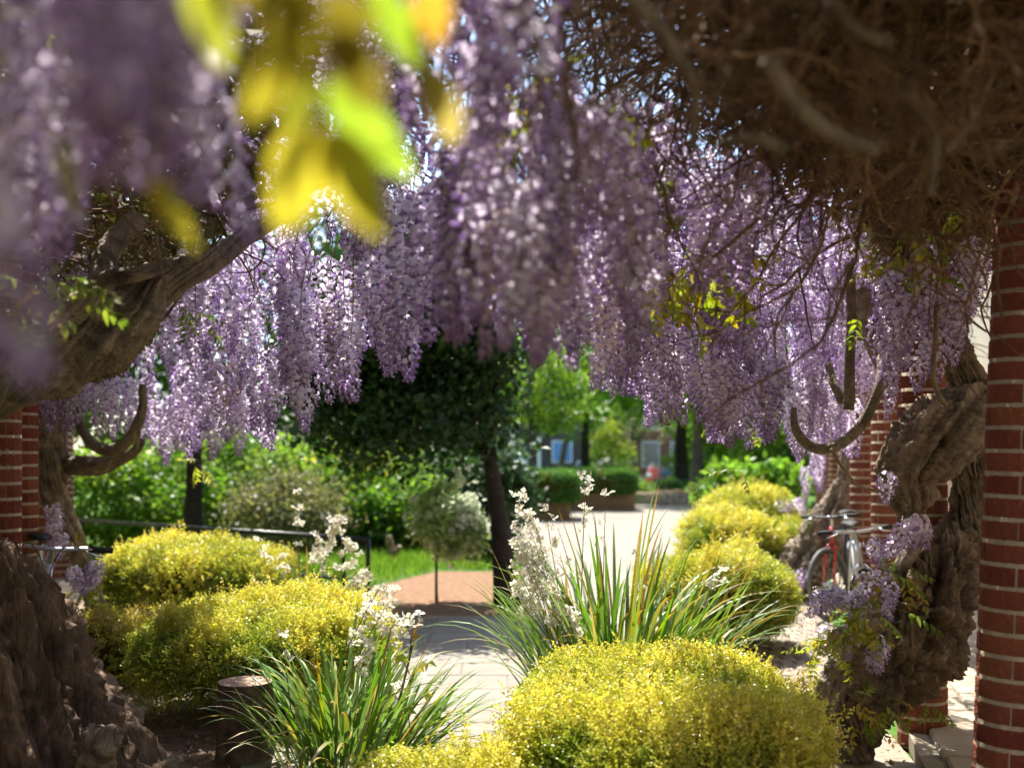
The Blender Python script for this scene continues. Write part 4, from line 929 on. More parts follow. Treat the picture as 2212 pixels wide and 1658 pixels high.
# ------------------------------------------------------------------ stump, log, litter, sapling
def rings(name):
    m, n, l, p = newmat(name); tc = n.new('ShaderNodeTexCoord'); wv = n.new('ShaderNodeTexWave'); wv.wave_type = 'RINGS'; wv.rings_direction = 'Z'
    wv.inputs['Scale'].default_value = 18; wv.inputs['Distortion'].default_value = 3; l.new(tc.outputs['Object'], wv.inputs['Vector'])
    cr = n.new('ShaderNodeValToRGB'); cr.color_ramp.elements[0].color = (.24, .13, .085, 1); cr.color_ramp.elements[1].color = (.42, .27, .19, 1); l.new(wv.outputs['Fac'], cr.inputs[0]); l.new(cr.outputs[0], p.inputs['Base Color']); p.inputs['Roughness'].default_value = .85; return m
M['rings'] = rings('cut_wood')
sx, sy, sr, sh = P(527, 1640, 4.95).x, 4.98, .122, .36
st = thing('tree_stump', 'sawn round wooden stump beside the strap-leaf clump', 'stump', (sx, sy, 0))
n, m_ = 40, 72; th = np.linspace(0, 2 * np.pi, m_, endpoint=False); zz = np.linspace(-.02, sh, n)
TH, ZZ = np.meshgrid(th, zz); rr = sr * (1 + .10 * np.exp(-ZZ * 10)) * (1 + .05 * (1 - np.abs(fbm(np.stack([np.cos(TH) * 4, np.sin(TH) * 4, ZZ * 1.5], -1).reshape(-1, 3), 3)).reshape(n, m_) * 1.6))
V = np.stack([rr * np.cos(TH), rr * np.sin(TH), ZZ], -1).reshape(-1, 3); i = np.arange(n - 1)[:, None]; j = np.arange(m_)[None, :]
Q = np.stack([i * m_ + j, i * m_ + (j + 1) % m_, (i + 1) * m_ + (j + 1) % m_, (i + 1) * m_ + j], -1).reshape(-1, 4)
link('bark', mesh_np('bark', V, [Q], M['tree_bark'], (.8 + .3 * fbm(V * 20, 2))[:, None] * np.array((1.15, .95, .85))), st, False)
Vt = np.concatenate([V[-m_:] * np.array([.99, .99, 1]) + [0, 0, .001], V[-m_:] * np.array([.5, .5, 1]) + [0, 0, .006], [[0, 0, sh + .007]]]); j = np.arange(m_)
link('cut_face', mesh_np('cut_face', Vt, [np.stack([j, (j + 1) % m_, m_ + (j + 1) % m_, m_ + j], -1), np.stack([m_ + j, m_ + (j + 1) % m_, np.full(m_, 2 * m_)], -1)], M['rings']), st, False)
lg = thing('log_piece', 'short cut piece of wood lying at the foot of the huge trunk base', 'log', tuple(P(375, 1655, 4.75)))
gnarl(px([(345, 1672, 4.72, 18), (346, 1670, 4.72, 24), (370, 1655, 4.74, 25), (395, 1650, 4.8, 24), (396, 1650, 4.8, 2)]), 'wood', M['vine_stem'], lg, 40, 40, ridge=.12, seed=91)
# dead leaves and bits on the soil
ng = 5200; pts = np.stack([rng.uniform(-2.6, .1, ng), rng.uniform(4.3, 9.2, ng), rng.uniform(.004, .016, ng)], -1)
pts2 = np.stack([rng.uniform(1.2, 3.2, 1600), rng.uniform(4.3, 10, 1600), rng.uniform(.03, .045, 1600)], -1); pts2 = pts2[pts2[:, 0] < rowR(pts2[:, 1]) - .2]
pts = pts[(pts[:, 0] < -.6)]
g_ = np.zeros((len(pts) + len(pts2), 3)); g_[:, 2] = 1
lit = quads('leaf_litter', np.concatenate([pts, pts2]), .028, .016, [(.30, .20, .11), (.20, .12, .06), (.42, .33, .22), (.45, .36, .40)], M['leaf'], None, nrm=g_ * 3, dirs=g_ * 0)
lit['label'] = 'dry leaves and fallen petals scattered over the soil and setts'; lit['category'] = 'leaf litter'

def maple_leaf_mesh(seed, rgb):
    g = np.random.default_rng(seed); out = []
    lobes = [(-2.3, .55), (-1.9, .3), (-1.2, .85), (-.75, .42), (0, 1.0), (.75, .42), (1.2, .85), (1.9, .3), (2.3, .55)]
    V = [(0, 0, 0)] + [(r_ * math.cos(a), r_ * math.sin(a), -.25 * r_ * r_ + g.normal(0, .05)) for a, r_ in lobes]
    T = [(0, k, k + 1) for k in range(1, len(lobes))]
    return mesh_np('leaf', np.array(V) * .055, [np.array(T)], M['leaf'], np.tile(rgb, (len(V), 1)), smooth=False)
sap = thing('maple_sapling', 'thin maple sapling with lobed yellow and bronze leaves beside the path', 'sapling', tuple(P(840, 1560, 4.75)))
s1 = stems('stem', [[(835, 1600, 4.75, 3), (860, 1520, 4.72, 3), (880, 1440, 4.7, 2.5), (892, 1390, 4.7, 2)]], M['vine_stem'], sap)
for x, y, rgb, sc in ((892, 1370, (.42, .25, .08), 1.0), (902, 1348, (.45, .22, .14), .55), (905, 1440, (.55, .45, .03), 1.1), (860, 1415, (.40, .45, .12), 1.2), (925, 1430, (.40, .46, .14), 1.0), (920, 1500, (.52, .44, .05), .8), (880, 1530, (.22, .32, .05), 1.0), (925, 1560, (.55, .44, .04), .8), (850, 1500, (.24, .34, .06), 1.0)):
    o = link('leaf', maple_leaf_mesh(int(x), rgb), sap); o.location = P(x, y, 4.68); o.scale = (sc,) * 3; o.rotation_euler = (random.uniform(.6, 1.4), random.gauss(0, .4), random.uniform(3.6, 5.8))
    stems('leaf_stalk', [[(885, y + 40, 4.7, 1.4), ((885 + x) / 2, y + 15, 4.7, 1.3), (x, y, 4.68, 1.2)]], M['vine_stem'], sap, n=8, sides=5)

# ------------------------------------------------------------------ black railing
rail = thing('metal_railing', 'low black metal railing between the beds and the lawn', 'railing', tuple(P(790, 1302, 10.2)))
A = np.array(P(795, 1166, 10.2)); Bq = np.array(P(120, 1110, 13.6)); A[2] = .60; Bq[2] = .62
def on(t, z): p = A + (Bq - A) * t; return np.array([p[0], p[1], z])
for nm, z, r_ in (('top_rail', .60, .024), ('lower_rail', .20, .016), ('lower_rail', .10, .016)):
    mb = MB(); mb.tube([on(0, z), on(1, z)], r_, 10); mb.build(nm, M['black_metal'], rail, True)
for t in (0, .06, .34, .62, .90):
    mb = MB(); mb.tube([on(t, -.05), on(t, .60)], .022, 10); mb.build('post', M['black_metal'], rail, True)

# ------------------------------------------------------------------ bicycles
def bicycle(label, p, rotz, roll, steer, paint, fork_paint, scale=1.0, white_tyre=False):
    t = thing('bicycle', label, 'bicycle', p, 'bicycles leaning by the columns'); t.rotation_euler = (roll, 0, rotz); t.scale = (scale,) * 3
    RW = .34
    def ob(nm, mb_, mat, par=t, sm=True): return mb_.build(nm, mat, par, sm, absolute=False)
    def wheel(cx_, par, rot=None):
        th = np.linspace(0, 2 * np.pi, 48, endpoint=False); ring = lambda r_: np.stack([cx_ + r_ * np.cos(th), 0 * th, RW + r_ * np.sin(th)], -1)
        mb_ = MB(); mb_.tube(ring(RW - .018), .018, 8, closed=True); w = ob('wheel', mb_, M['tyre_wall'] if white_tyre else M['rubber'], par)
        mb_ = MB(); mb_.tube(ring(RW - .045), .011, 6, closed=True); ob('rim', mb_, M['black_metal'] if white_tyre else M['alloy'], w)
        mb_ = MB()
        for q in range(24):
            a = q / 24 * 2 * math.pi; mb_.tube([(cx_, (-1) ** q * .025, RW), (cx_ + (RW - .05) * math.cos(a), 0, RW + (RW - .05) * math.sin(a))], .0012, 4)
        ob('spokes', mb_, M['alloy'], w); mb_ = MB(); mb_.tube([(cx_, -.05, RW), (cx_, .05, RW)], .02, 10); ob('hub', mb_, M['alloy'], w); return w
    fx, rx_ = .52, -.50
    head_t, head_b = np.array([.38, 0, .86]), np.array([.42, 0, .70]); bb = np.array([-.07, 0, .28]); seat = np.array([-.24, 0, .82])
    mb_ = MB(); mb_.tube([head_t * .9 + head_b * .1, seat], .016, 8); mb_.tube([head_b, bb], .021, 8); mb_.tube([bb, seat + (bb - seat) * -.08], .017, 8)
    for s in (-1, 1): mb_.tube([bb + (0, s * .03, 0), (rx_, s * .055, RW)], .010, 6); mb_.tube([seat + (0, s * .01, 0), (rx_, s * .055, RW)], .008, 6)
    ob('frame', mb_, paint); mb_ = MB(); mb_.tube([head_t, head_b], .022, 10); ob('head_tube', mb_, fork_paint)
    wheel(rx_, t)
    def obf(nm, mb_, mat, par=None): 
        o = mb_.build(nm, mat, t, True, absolute=False); o.location = (.40, 0, 0); o.rotation_euler = (0, 0, steer); return o      # turns with the bars
    sh_ = np.array([-.40, 0, 0])
    mb_ = MB()
    for s in (-1, 1): mb_.tube([head_b + sh_ + (0, s * .02, -.0), head_b + sh_ + (.015, s * .052, -.04), np.array([fx, s * .055, RW]) + sh_], .012, 8)
    mb_.tube([head_b + sh_ + (0, -.05, -.03), head_b + sh_ + (0, .05, -.03)], .015, 8); obf('fork', mb_, fork_paint)
    w = wheel(fx - .40, t); w.location = (.40, 0, 0); w.rotation_euler = (0, 0, steer)
    st_t = head_t + sh_ + (-.012, 0, .07)
    mb_ = MB(); mb_.tube([head_t + sh_, st_t, st_t + (.07, 0, .02)], .015, 8); obf('stem', mb_, M['alloy'])
    hb = [st_t + np.array(v) for v in ((.02, -.30, .03), (.05, -.18, .03), (.07, -.05, .02), (.07, .05, .02), (.05, .18, .03), (.02, .30, .03))]
    mb_ = MB(); mb_.tube(spline(hb, 24), .0125, 8); h_ = obf('handlebar', mb_, M['alloy'] if not white_tyre else M['black_metal'])
    for s in (-1, 1):
        mb_ = MB(); mb_.tube([st_t + (.02, s * .31, .03), st_t + (.035, s * .24, .03), st_t + (.043, s * .185, .031)], .017, 10); obf('grip', mb_, M['rubber'])
        mb_ = MB(); mb_.tube([st_t + (.05, s * .17, .03), st_t + (.085, s * .19, .01), st_t + (.085, s * .27, -.005)], [.009, .007, .005], 6); obf('brake_lever', mb_, M['alloy'])
        mb_ = MB(); mb_.tube(spline([st_t + (.07, s * .15, .03), st_t + (.15, s * .08, .04), st_t + (.10, s * .02, -.08), head_b + sh_ + (.03, s * .02, -.02)], 14), .003, 5); obf('brake_cable', mb_, M['black_metal'])
    mb_ = MB(); mb_.tube([seat, seat + np.array([-.02, 0, .12])], .013, 8); ob('seat_post', mb_, M['alloy'])
    sp_ = spline([(-.40, 0, .955, .075), (-.33, 0, .965, .07), (-.24, 0, .965, .04), (-.14, 0, .96, .018), (-.12, 0, .957, .004)], 16)
    V_, Q_, T_ = tube_geo(sp_[:, :3], sp_[:, 3], 12); V_[:, 2] = .96 + (V_[:, 2] - .96) * .35; mb_ = MB(); mb_.add(V_, Q_, T_); ob('saddle', mb_, M['rubber'])
    th = np.linspace(0, 2 * np.pi, 24, endpoint=False); mb_ = MB(); mb_.tube(np.stack([bb[0] + .085 * np.cos(th), 0 * th + .045, bb[2] + .085 * np.sin(th)], -1), .006, 6, closed=True)
    mb_.tube([bb + (0, .06, 0), bb + (.10, .065, -.13)], .009, 6); mb_.tube([bb + (0, -.06, 0), bb + (-.10, -.065, .13)], .009, 6); ob('crank', mb_, M['black_metal'])
    for s, d in ((1, (.10, .11, -.13)), (-1, (-.10, -.11, .13))):
        mb_ = MB(); mb_.box(bb + np.array(d) - (.045, .045, .01), bb + np.array(d) + (.045, .045, .01)); ob('pedal', mb_, M['black_metal'], sm=False)
    return t
bR = P(1806, 1345, 9.0)
bicycle('dark bicycle with red fork leaning beside the ribbed grey trunk', (bR.x + .22, bR.y + .40, .01), R(-118), R(5), R(-20), M['blue_black'], M['red_paint'], .92, True)
bW = P(1880, 1400, 7.3)
bicycle('white bicycle with bare silver handlebar behind the S-shaped trunk', (bW.x + .12, bW.y + .5, .01), R(-104), R(5), R(24), M['white_paint'], M['white_paint'], .92)
bL = P(66, 1300, 5.6)
bicycle('bicycle with black grips and silver brake levers behind the huge trunk base', (bL.x - .16, bL.y + .30, 0), R(-62), R(-6), R(-12), M['white_paint'], M['white_paint'], .98)

# ------------------------------------------------------------------ trees and bushes beyond
def tree(name, label, x, y, h, trunk_r, crowns, nleaf, leaf, cols, mat, bark='tree_bark', group=None, lean=(0, 0), clump_r=.35, seed=0, cat='tree', limbs=6, z0=0.0, hang=.3, fork=.45):
    """crowns: list of (dx, dy, cz, rx, ry, rz); leaves gather in clumps inside them"""
    g = np.random.default_rng(seed + 31); t = thing(name, label, cat, (x, y, z0), group)
    if trunk_r:
        top = np.array([x + lean[0], y + lean[1], z0 + h * .92]); b = np.array([x, y, z0 - .05])
        kn = spline([b, b * .65 + top * .35 + g.normal(0, .04 * h * .3, 3) * (1, 1, 0), b * .3 + top * .7 + g.normal(0, .05 * h * .3, 3) * (1, 1, 0), top], 26)
        rad = trunk_r * (np.linspace(1, .25, 26) + .45 * np.exp(-np.linspace(0, 1, 26) * 14)); V, Q, T3 = tube_geo(kn, rad, 12)
        V = V + (.05 * trunk_r * fbm(V * 9, seed))[:, None]
        link('trunk', mesh_np('trunk', V, [Q, T3], M[bark], (.85 + .3 * fbm(V * 6, 3))[:, None] * np.ones(3)), t)
        for k in range(limbs):
            cr = crowns[k % len(crowns)]; a = g.uniform(0, 6.28); f = g.uniform(fork, .9); s = kn[int(f * 25)]
            e = np.array([x + cr[0] + cr[3] * .7 * math.cos(a), y + cr[1] + cr[4] * .7 * math.sin(a), z0 + cr[2] + cr[5] * g.uniform(-.3, .7)])
            c = spline([s, s * .5 + e * .5 + g.normal(0, .06 * h * .3, 3), e], 14); V, Q, T3 = tube_geo(c, np.linspace(trunk_r * .42, trunk_r * .08, 14), 7)
            link('limb', mesh_np('limb', V, [Q, T3], M[bark], (.85 + .3 * fbm(V * 6, 3))[:, None] * np.ones(3)), t)
    per = 60; vol = np.array([c[3] * c[4] * c[5] for c in crowns]); pts = []; tone = []
    cols = np.array(cols, float); nc = max(4, nleaf // per)
    for k in g.choice(len(crowns), nc, p=vol / vol.sum()):
        c = crowns[k]; d = unit(g.normal(0, 1, 3)); r_ = g.uniform(.35, 1.0) ** .6
        ctr = np.array([x + c[0], y + c[1], z0 + c[2]]) + d * r_ * np.array(c[3:6])
        pp = ctr + g.normal(0, clump_r * .5, (per, 3)) * np.array([1, 1, .7]); pts.append(pp)
        tone.append(np.tile(cols[g.integers(len(cols))] * g.uniform(.75, 1.25), (per, 1)))
    pts = np.concatenate(pts); tone = np.concatenate(tone); pts[:, 2] = np.maximum(pts[:, 2], z0 + .03)
    quads('crown', pts, leaf, leaf * .6, cols, mat, t, hang=hang, seed=seed, tones=tone, nrm=np.tile((0, 0, .7), (len(pts), 1)))
    return t
BR = [(.12, .26, .03), (.16, .30, .04), (.10, .22, .03), (.20, .32, .05)]
DK = [(.028, .075, .016), (.035, .09, .018), (.022, .06, .016)]
PALE = [(.60, .66, .46), (.50, .60, .32), (.72, .76, .62), (.34, .48, .16)]
GREY = [(.22, .24, .13), (.28, .27, .15), (.18, .21, .10)]
LIME = [(.22, .38, .03), (.28, .42, .04), (.17, .33, .03)]
YEL = [(.42, .44, .05), (.34, .42, .06), (.24, .36, .06)]
TEAL = [(.08, .16, .09), (.11, .2, .12), (.06, .12, .06)]
def at(xp, Y): return (xp - CX) / FPX * Y
# tree with dark spreading crown, its trunk at the edge of the mulch
tree('dark_leaved_tree', 'dark-leaved spreading tree with black trunk at the edge of the mulch', at(1098, 10.0), 10.0, 2.7, .11,
     [(-.95, .3, 2.75, 1.0, .8, .75), (-.38, .1, 2.6, .40, .5, .8), (-1.5, .6, 2.2, .8, .7, .6), (-.45, -.15, 1.75, .45, .4, .40), (-1.1, .1, 1.75, .6, .5, .35)], 26000, .085, DK, M['dark_leaf'], 'dark_bark', lean=(-.35, .1), seed=1, limbs=9, clump_r=.4)
tree('dark_trunk_tree', 'tree with straight black trunk behind the black railing', at(418, 14.5), 14.5, 4.5, .135, [(0, 0, 4.4, 2.0, 1.6, 1.2), (-.8, .3, 3.8, 1.4, 1.2, .9)], 7000, .11, DK + BR[:1], M['dark_leaf'], 'dark_bark', seed=2, clump_r=.5)
tree('variegated_tree', 'small pale variegated tree on a thin stem in the mulch', at(943, 10.3), 10.3, 1.15, .016, [(.1, 0, .82, .30, .28, .40), (.14, 0, .66, .33, .3, .22)], 4200, .075, PALE, M['white_petal'], 'tree_bark', seed=3, clump_r=.12, limbs=8, fork=.3)
bushes = [
    ('bright green leafy bush behind the railing, by the grey dappled trunk', 250, 15.8, 1.7, 1.5, BR + LIME[:1], 9000, .11, 4, M['tree_leaf']),
    ('bright lime green bush right behind the black tree trunk', 470, 17.5, 1.6, 1.75, BR + YEL[2:], 7500, .11, 5, M['tree_leaf']),
    ('grey-green feathery bush behind the strap-leaf flowers', 610, 15.0, .85, 1.15, GREY, 6000, .07, 6, M['tree_leaf']),
    ('tall yellow-green bush behind the railing end', 735, 16.6, 1.35, 1.8, YEL + BR, 9000, .10, 7, M['tree_leaf']),
    ('mid green bush beside the pale wooden post', 860, 15.6, .8, 1.05, BR, 5000, .09, 8, M['tree_leaf']),
    ('mid green rounded bush behind the variegated tree', 985, 16.8, .95, 1.5, BR[:1] + TEAL, 6000, .09, 9, M['tree_leaf']),
    ('dark glossy blue-green bush behind the dark trunk at the mulch edge', 1060, 14.4, .50, 1.45, TEAL + DK, 5200, .10, 10, M['dark_leaf']),
    ('dark evergreen bush filling the gap behind the tall yellow-green bush', 560, 19.5, 2.2, 2.4, DK, 8000, .12, 24, M['dark_leaf']),
    ('dark evergreen bush behind the mid green bushes and the lawn', 900, 19.0, 1.5, 2.2, DK + TEAL[:1], 7500, .12, 25, M['dark_leaf'])]
for lab, xp, Y, rr_, h_, cl, nl, lf, sd, mt in bushes:
    tree('garden_bush', lab, at(xp, Y), Y, h_, .03, [(0, 0, h_ * .52, rr_, rr_ * .7, h_ * .5), (rr_ * .35, .1, h_ * .72, rr_ * .55, rr_ * .5, h_ * .34), (-rr_ * .45, -.1, h_ * .45, rr_ * .5, rr_ * .5, h_ * .4)], nl, lf, cl, mt, group='bushes behind the lawn', seed=sd, cat='bush', clump_r=.28, limbs=4, fork=.1)
for k, (xp, Y, h_, rr_, cl, lab) in enumerate([(120, 24, 6.5, 3.0, BR, 'tall leafy tree rising behind the railing bushes'), (520, 26, 8.0, 3.6, DK + BR[:1], 'tall dark tree rising behind the black tree trunk'), (860, 25, 7.5, 2.7, DK, 'tall dark tree rising beside the brick house behind the lawn')]):
    tree('background_tree', lab, at(xp, Y), Y, h_, .2, [(0, 0, h_ * .6, rr_, rr_, h_ * .42), (.5, 0, h_ * .35, rr_ * .8, rr_ * .7, h_ * .25)], 9000, .2, cl, M['dark_leaf'], 'dark_bark', 'tall trees behind the lawn', seed=40 + k, clump_r=.7)

for k, (xp, Y, h_, rr_, cl, lab) in enumerate([(1060, 78, 9.5, 6, DK + BR[:2], 'distant broad tree behind the dark clad building'), (1290, 84, 9, 6.5, BR + DK[:1], 'distant broad tree behind the grey shed'), (1440, 80, 10, 6, DK + BR, 'distant broad tree behind the brown brick building'), (1640, 72, 9, 6, BR, 'distant broad tree beyond the broad-leaved shrub'), (1780, 60, 8, 5, BR + DK[:1], 'distant broad tree at the end of the walkway'), (1600, 36, 5.5, 2.2, BR + LIME[:1], 'leafy tree between the round stone bed and the walkway'), (1715, 30, 5, 2.0, BR, 'leafy tree beyond the end of the brick columns')]):
    tree('distant_tree', lab, at(xp, Y), Y, h_, .25, [(0, 0, h_ * .55, rr_, rr_ * .7, h_ * .42), (rr_ * .4, 0, h_ * .25, rr_ * .8, rr_ * .5, h_ * .26), (-rr_ * .4, 0, h_ * .25, rr_ * .8, rr_ * .5, h_ * .26)], 6000, .45 if Y > 40 else .2, cl, M['tree_leaf'], 'dark_bark', 'distant trees', seed=70 + k, clump_r=1.4 if Y > 40 else .6, z0=float(drop(Y)))
# grass of the lawn
ng = 15000; gp = np.stack([rng.uniform(-2.8, .12, ng), rng.uniform(11.0, 18.0, ng), np.zeros(ng)], -1)
gp = gp[~np.array([inpoly(a, b, [(-1.75, 9.34), (.06, 9.34), (.06, 12.9), (-.9, 12.9), (-1.6, 11.2)]) for a, b, _ in gp])]
up = np.tile((0, 0, 2.2), (len(gp), 1))
lw = quads('grass', gp, .12, .014, [(.13, .28, .03), (.17, .34, .04), (.10, .22, .03), (.22, .32, .06)], M['tree_leaf'], None, dirs=up, spread=.8); lw['label'] = 'short bright green grass of the lawn behind the mulch'; lw['category'] = 'grass'
# pale weathered post on the lawn
pp = thing('wooden_post', 'pale weathered forked wooden post standing on the lawn', 'post', tuple(P(850, 1215, 14.0)))
gnarl(px([(856, 1225, 14.0, 7), (853, 1205, 14.0, 8), (846, 1185, 14.0, 9), (842, 1165, 14.0, 8), (840, 1155, 14.0, 4)]), 'post', M['vine_stem'], pp, 30, 20, ridge=.2, seed=95, tint=(1.5, 1.5, 1.5))
gnarl(px([(851, 1200, 14.0, 7), (858, 1190, 13.95, 7), (864, 1180, 13.9, 5)]), 'fork', M['vine_stem'], pp, 16, 14, ridge=.2, seed=96, tint=(1.5, 1.5, 1.5))

# ------------------------------------------------------------------ planters, round bed and plants along the far path
def planter(label, x0, x1, Y, d, h):
    t = thing('timber_planter', label, 'planter', ((x0 + x1) / 2, Y + d / 2, 0), 'timber planters beside the path')
    for k in range(3):
        z = k * h / 3
        for a, b in (((x0, Y, z), (x1, Y + .06, z + h / 3 - .012)), ((x0, Y + d - .06, z), (x1, Y + d, z + h / 3 - .012)), ((x0, Y + .062, z), (x0 + .06, Y + d - .062, z + h / 3 - .012)), ((x1 - .06, Y + .062, z), (x1, Y + d - .062, z + h / 3 - .012))):
            m = MB(); m.box(a, b); m.build('plank', M['timber'], t)
    m = MB(); m.box((x0 + .06, Y + .06, .02), (x1 - .06, Y + d - .06, h - .08)); m.build('soil', M['soil'], t); return t
def hedge(label, x0, x1, Y, d, z0, z1, seed):
    g = np.random.default_rng(seed); t = thing('clipped_hedge', label, 'hedge', ((x0 + x1) / 2, Y + d / 2, z0), 'clipped hedges in the planters')
    n = 16000; u = g.uniform(0, 2 * np.pi, n); v = np.arcsin(g.uniform(-.9, 1, n)); rx, ry, h = (x1 - x0) / 2 + .1, d / 2 + .1, z1 - z0
    p, nn = dome(u, v, None, rx, ry, h, 4.0); p += nn * (g.normal(0, .02, n) + .04 * fbm(p * 3, seed))[:, None] + np.array([(x0 + x1) / 2, Y + d / 2, (z0 + z1) / 2])
    quads('foliage', p, .06, .035, [(.09, .22, .04), (.12, .27, .05), (.07, .18, .035)], M['shrub_leaf'], t, dirs=nn * .8 + np.array([0, 0, .5]), nrm=nn, seed=seed)
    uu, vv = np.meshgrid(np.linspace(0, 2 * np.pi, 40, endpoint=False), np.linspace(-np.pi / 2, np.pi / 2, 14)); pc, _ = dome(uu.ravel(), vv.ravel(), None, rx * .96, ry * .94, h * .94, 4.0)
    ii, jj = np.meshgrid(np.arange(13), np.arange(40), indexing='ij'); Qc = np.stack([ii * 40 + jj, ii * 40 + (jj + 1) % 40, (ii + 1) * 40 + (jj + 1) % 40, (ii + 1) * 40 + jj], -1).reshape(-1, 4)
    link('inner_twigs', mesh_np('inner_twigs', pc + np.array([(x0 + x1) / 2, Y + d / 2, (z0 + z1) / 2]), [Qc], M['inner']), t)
planter('timber planter under the near clipped hedge, at the path edge', .12, 1.24, 22.6, 1.6, .42)
hedge('rounded clipped hedge in the nearer timber planter', .02, 1.38, 22.5, 1.7, .36, 1.05, 1)
planter('long timber planter standing behind the nearer one, at the path edge', 1.42, 3.05, 26.4, 1.6, .46)
hedge('clipped hedge with dark shaded side in the farther timber planter', 1.32, 3.05, 26.3, 1.7, .40, 1.02, 2)

rb_x, rb_y, rb_r = at(1462, 30.5), 30.5, 1.15
rb = thing('raised_bed', 'round raised stone bed around the tree trunk beyond the path', 'planting bed', (rb_x, rb_y, 0))
blk = slab_mesh('stone_block', .33, .16, .118, .012, M['stone'])
for c_ in range(3):
    for q in range(21):
        a = (q + .5 * (c_ % 2)) / 21 * 2 * math.pi; o = link('stone_block', blk, rb); o.location = (rb_x + rb_r * math.cos(a), rb_y + rb_r * math.sin(a), drop(rb_y) + c_ * .122 - .01); o.rotation_euler = (0, 0, a + math.pi / 2)
n = 32; a = np.linspace(0, 2 * np.pi, n, endpoint=False); V = np.concatenate([np.stack([rb_x + 1.09 * np.cos(a), rb_y + 1.09 * np.sin(a), np.full(n, .32)], -1), [[rb_x, rb_y, .40]]]); j = np.arange(n)
link('soil', mesh_np('soil', V, [np.stack([j, (j + 1) % n, np.full(n, n)], -1)], M['soil']), rb)
tree('raised_bed_tree', 'lime-leaved tree with straight grey trunk in the round stone bed', at(1505, 30.6), 30.6, 5.0, .19, [(0, 0, 4.0, 2.6, 2.0, 1.3), (.6, 0, 2.8, 1.6, 1.4, .8)], 7500, .17, LIME, M['tree_leaf'], 'tree_bark', seed=50, z0=.3, clump_r=.5)
tree('path_side_tree', 'forked tree with slim bare trunk behind the nearer planter', at(1145, 29.0), 29.0, 4.6, .13, [(-.1, 0, 3.7, 1.5, 1.3, 1.3), (.9, .2, 3.0, 1.0, .9, .8), (.3, 0, 2.6, 1.1, .8, .5)], 5200, .14, LIME + BR, M['tree_leaf'], 'tree_bark', seed=51, clump_r=.45, limbs=10, fork=.3)
tree('path_side_tree', 'lime green tree with dark trunk behind the farther planter', at(1270, 38.0), 38.0, 6.2, .2, [(0, 0, 5.0, 2.6, 2.0, 1.8), (.8, 0, 3.6, 1.9, 1.4, 1.1), (-.6, 0, 3.0, 1.2, 1.0, .8)], 8500, .19, LIME + BR[:2], M['tree_leaf'], 'dark_bark', seed=52, z0=-.2, clump_r=.6)
tree('path_side_tree', 'thin grey-brown half-bare tree between the lime trees', at(1375, 44.0), 44.0, 7.2, .2, [(0, 0, 5.0, 3.0, 2.0, 2.6)], 3000, .14, [(.30, .27, .17), (.26, .27, .12), (.34, .30, .2)], M['tree_leaf'], 'tree_bark', seed=53, z0=-.5, clump_r=.8, limbs=22, fork=.25)
tree('path_side_tree', 'small upright yellow-green conifer beyond the planters', at(1322, 42.0), 42.0, 2.9, .1, [(0, 0, 1.7, .8, .7, 1.4)], 2600, .14, YEL, M['tree_leaf'], seed=54, z0=-.4, clump_r=.4, cat='tree')
tree('path_side_tree', 'dark tree trunk and crown just behind the round stone bed', at(1478, 35.0), 35.0, 6.0, .26, [(.3, 0, 4.6, 2.6, 2.0, 1.7)], 4500, .17, BR + DK[:1], M['tree_leaf'], 'dark_bark', seed=55, z0=-.1, clump_r=.6)
tree('path_side_tree', 'slanting slim tree between the forked tree and the dark building', at(1200, 45.0), 45.0, 6.5, .18, [(0, 0, 5.0, 2.4, 2.0, 1.8)], 4200, .2, BR + LIME, M['tree_leaf'], 'tree_bark', seed=56, z0=-.5, clump_r=.7, lean=(.9, 0))
tree('broad_leaved_shrub', 'bright broad-leaved shrub behind the far golden shrub', at(1630, 19.5), 19.5, 1.25, .03, [(0, 0, .75, .85, .6, .5), (-.5, 0, .85, .4, .4, .4), (.5, -.1, .8, .45, .4, .4)], 5000, .16, [(.16, .34, .04), (.22, .40, .05), (.12, .26, .03)], M['tree_leaf'], seed=57, cat='shrub', clump_r=.2, limbs=4, fork=.1)
for k, (xp, Y, rr_, lab) in enumerate([(1378, 31.0, .6, 'low leafy green plant patch beside the round stone bed, by the farther planter'), (1450, 33.0, .9, 'low leafy green plant patch behind the round stone bed'), (1165, 27.5, .7, 'leafy green shrub patch behind the nearer planter'), (1230, 30.5, .8, 'leafy green shrub patch beside the forked tree'), (1345, 31.5, .8, 'leafy green plant patch right behind the farther planter'), (1555, 25.0, .7, 'leafy green shrub at the foot of the lime-leaved tree')]):
    lo = .27 if Y > 30.8 else .45
    tree('low_shrub', lab, at(xp, Y), Y, 2 * lo, .02, [(0, 0, lo, rr_, .6, lo)], 2600, .13, BR + TEAL[:1], M['tree_leaf'], seed=60 + k, cat='shrub', clump_r=.2, limbs=3, fork=.1, group='leafy plants along the far path')

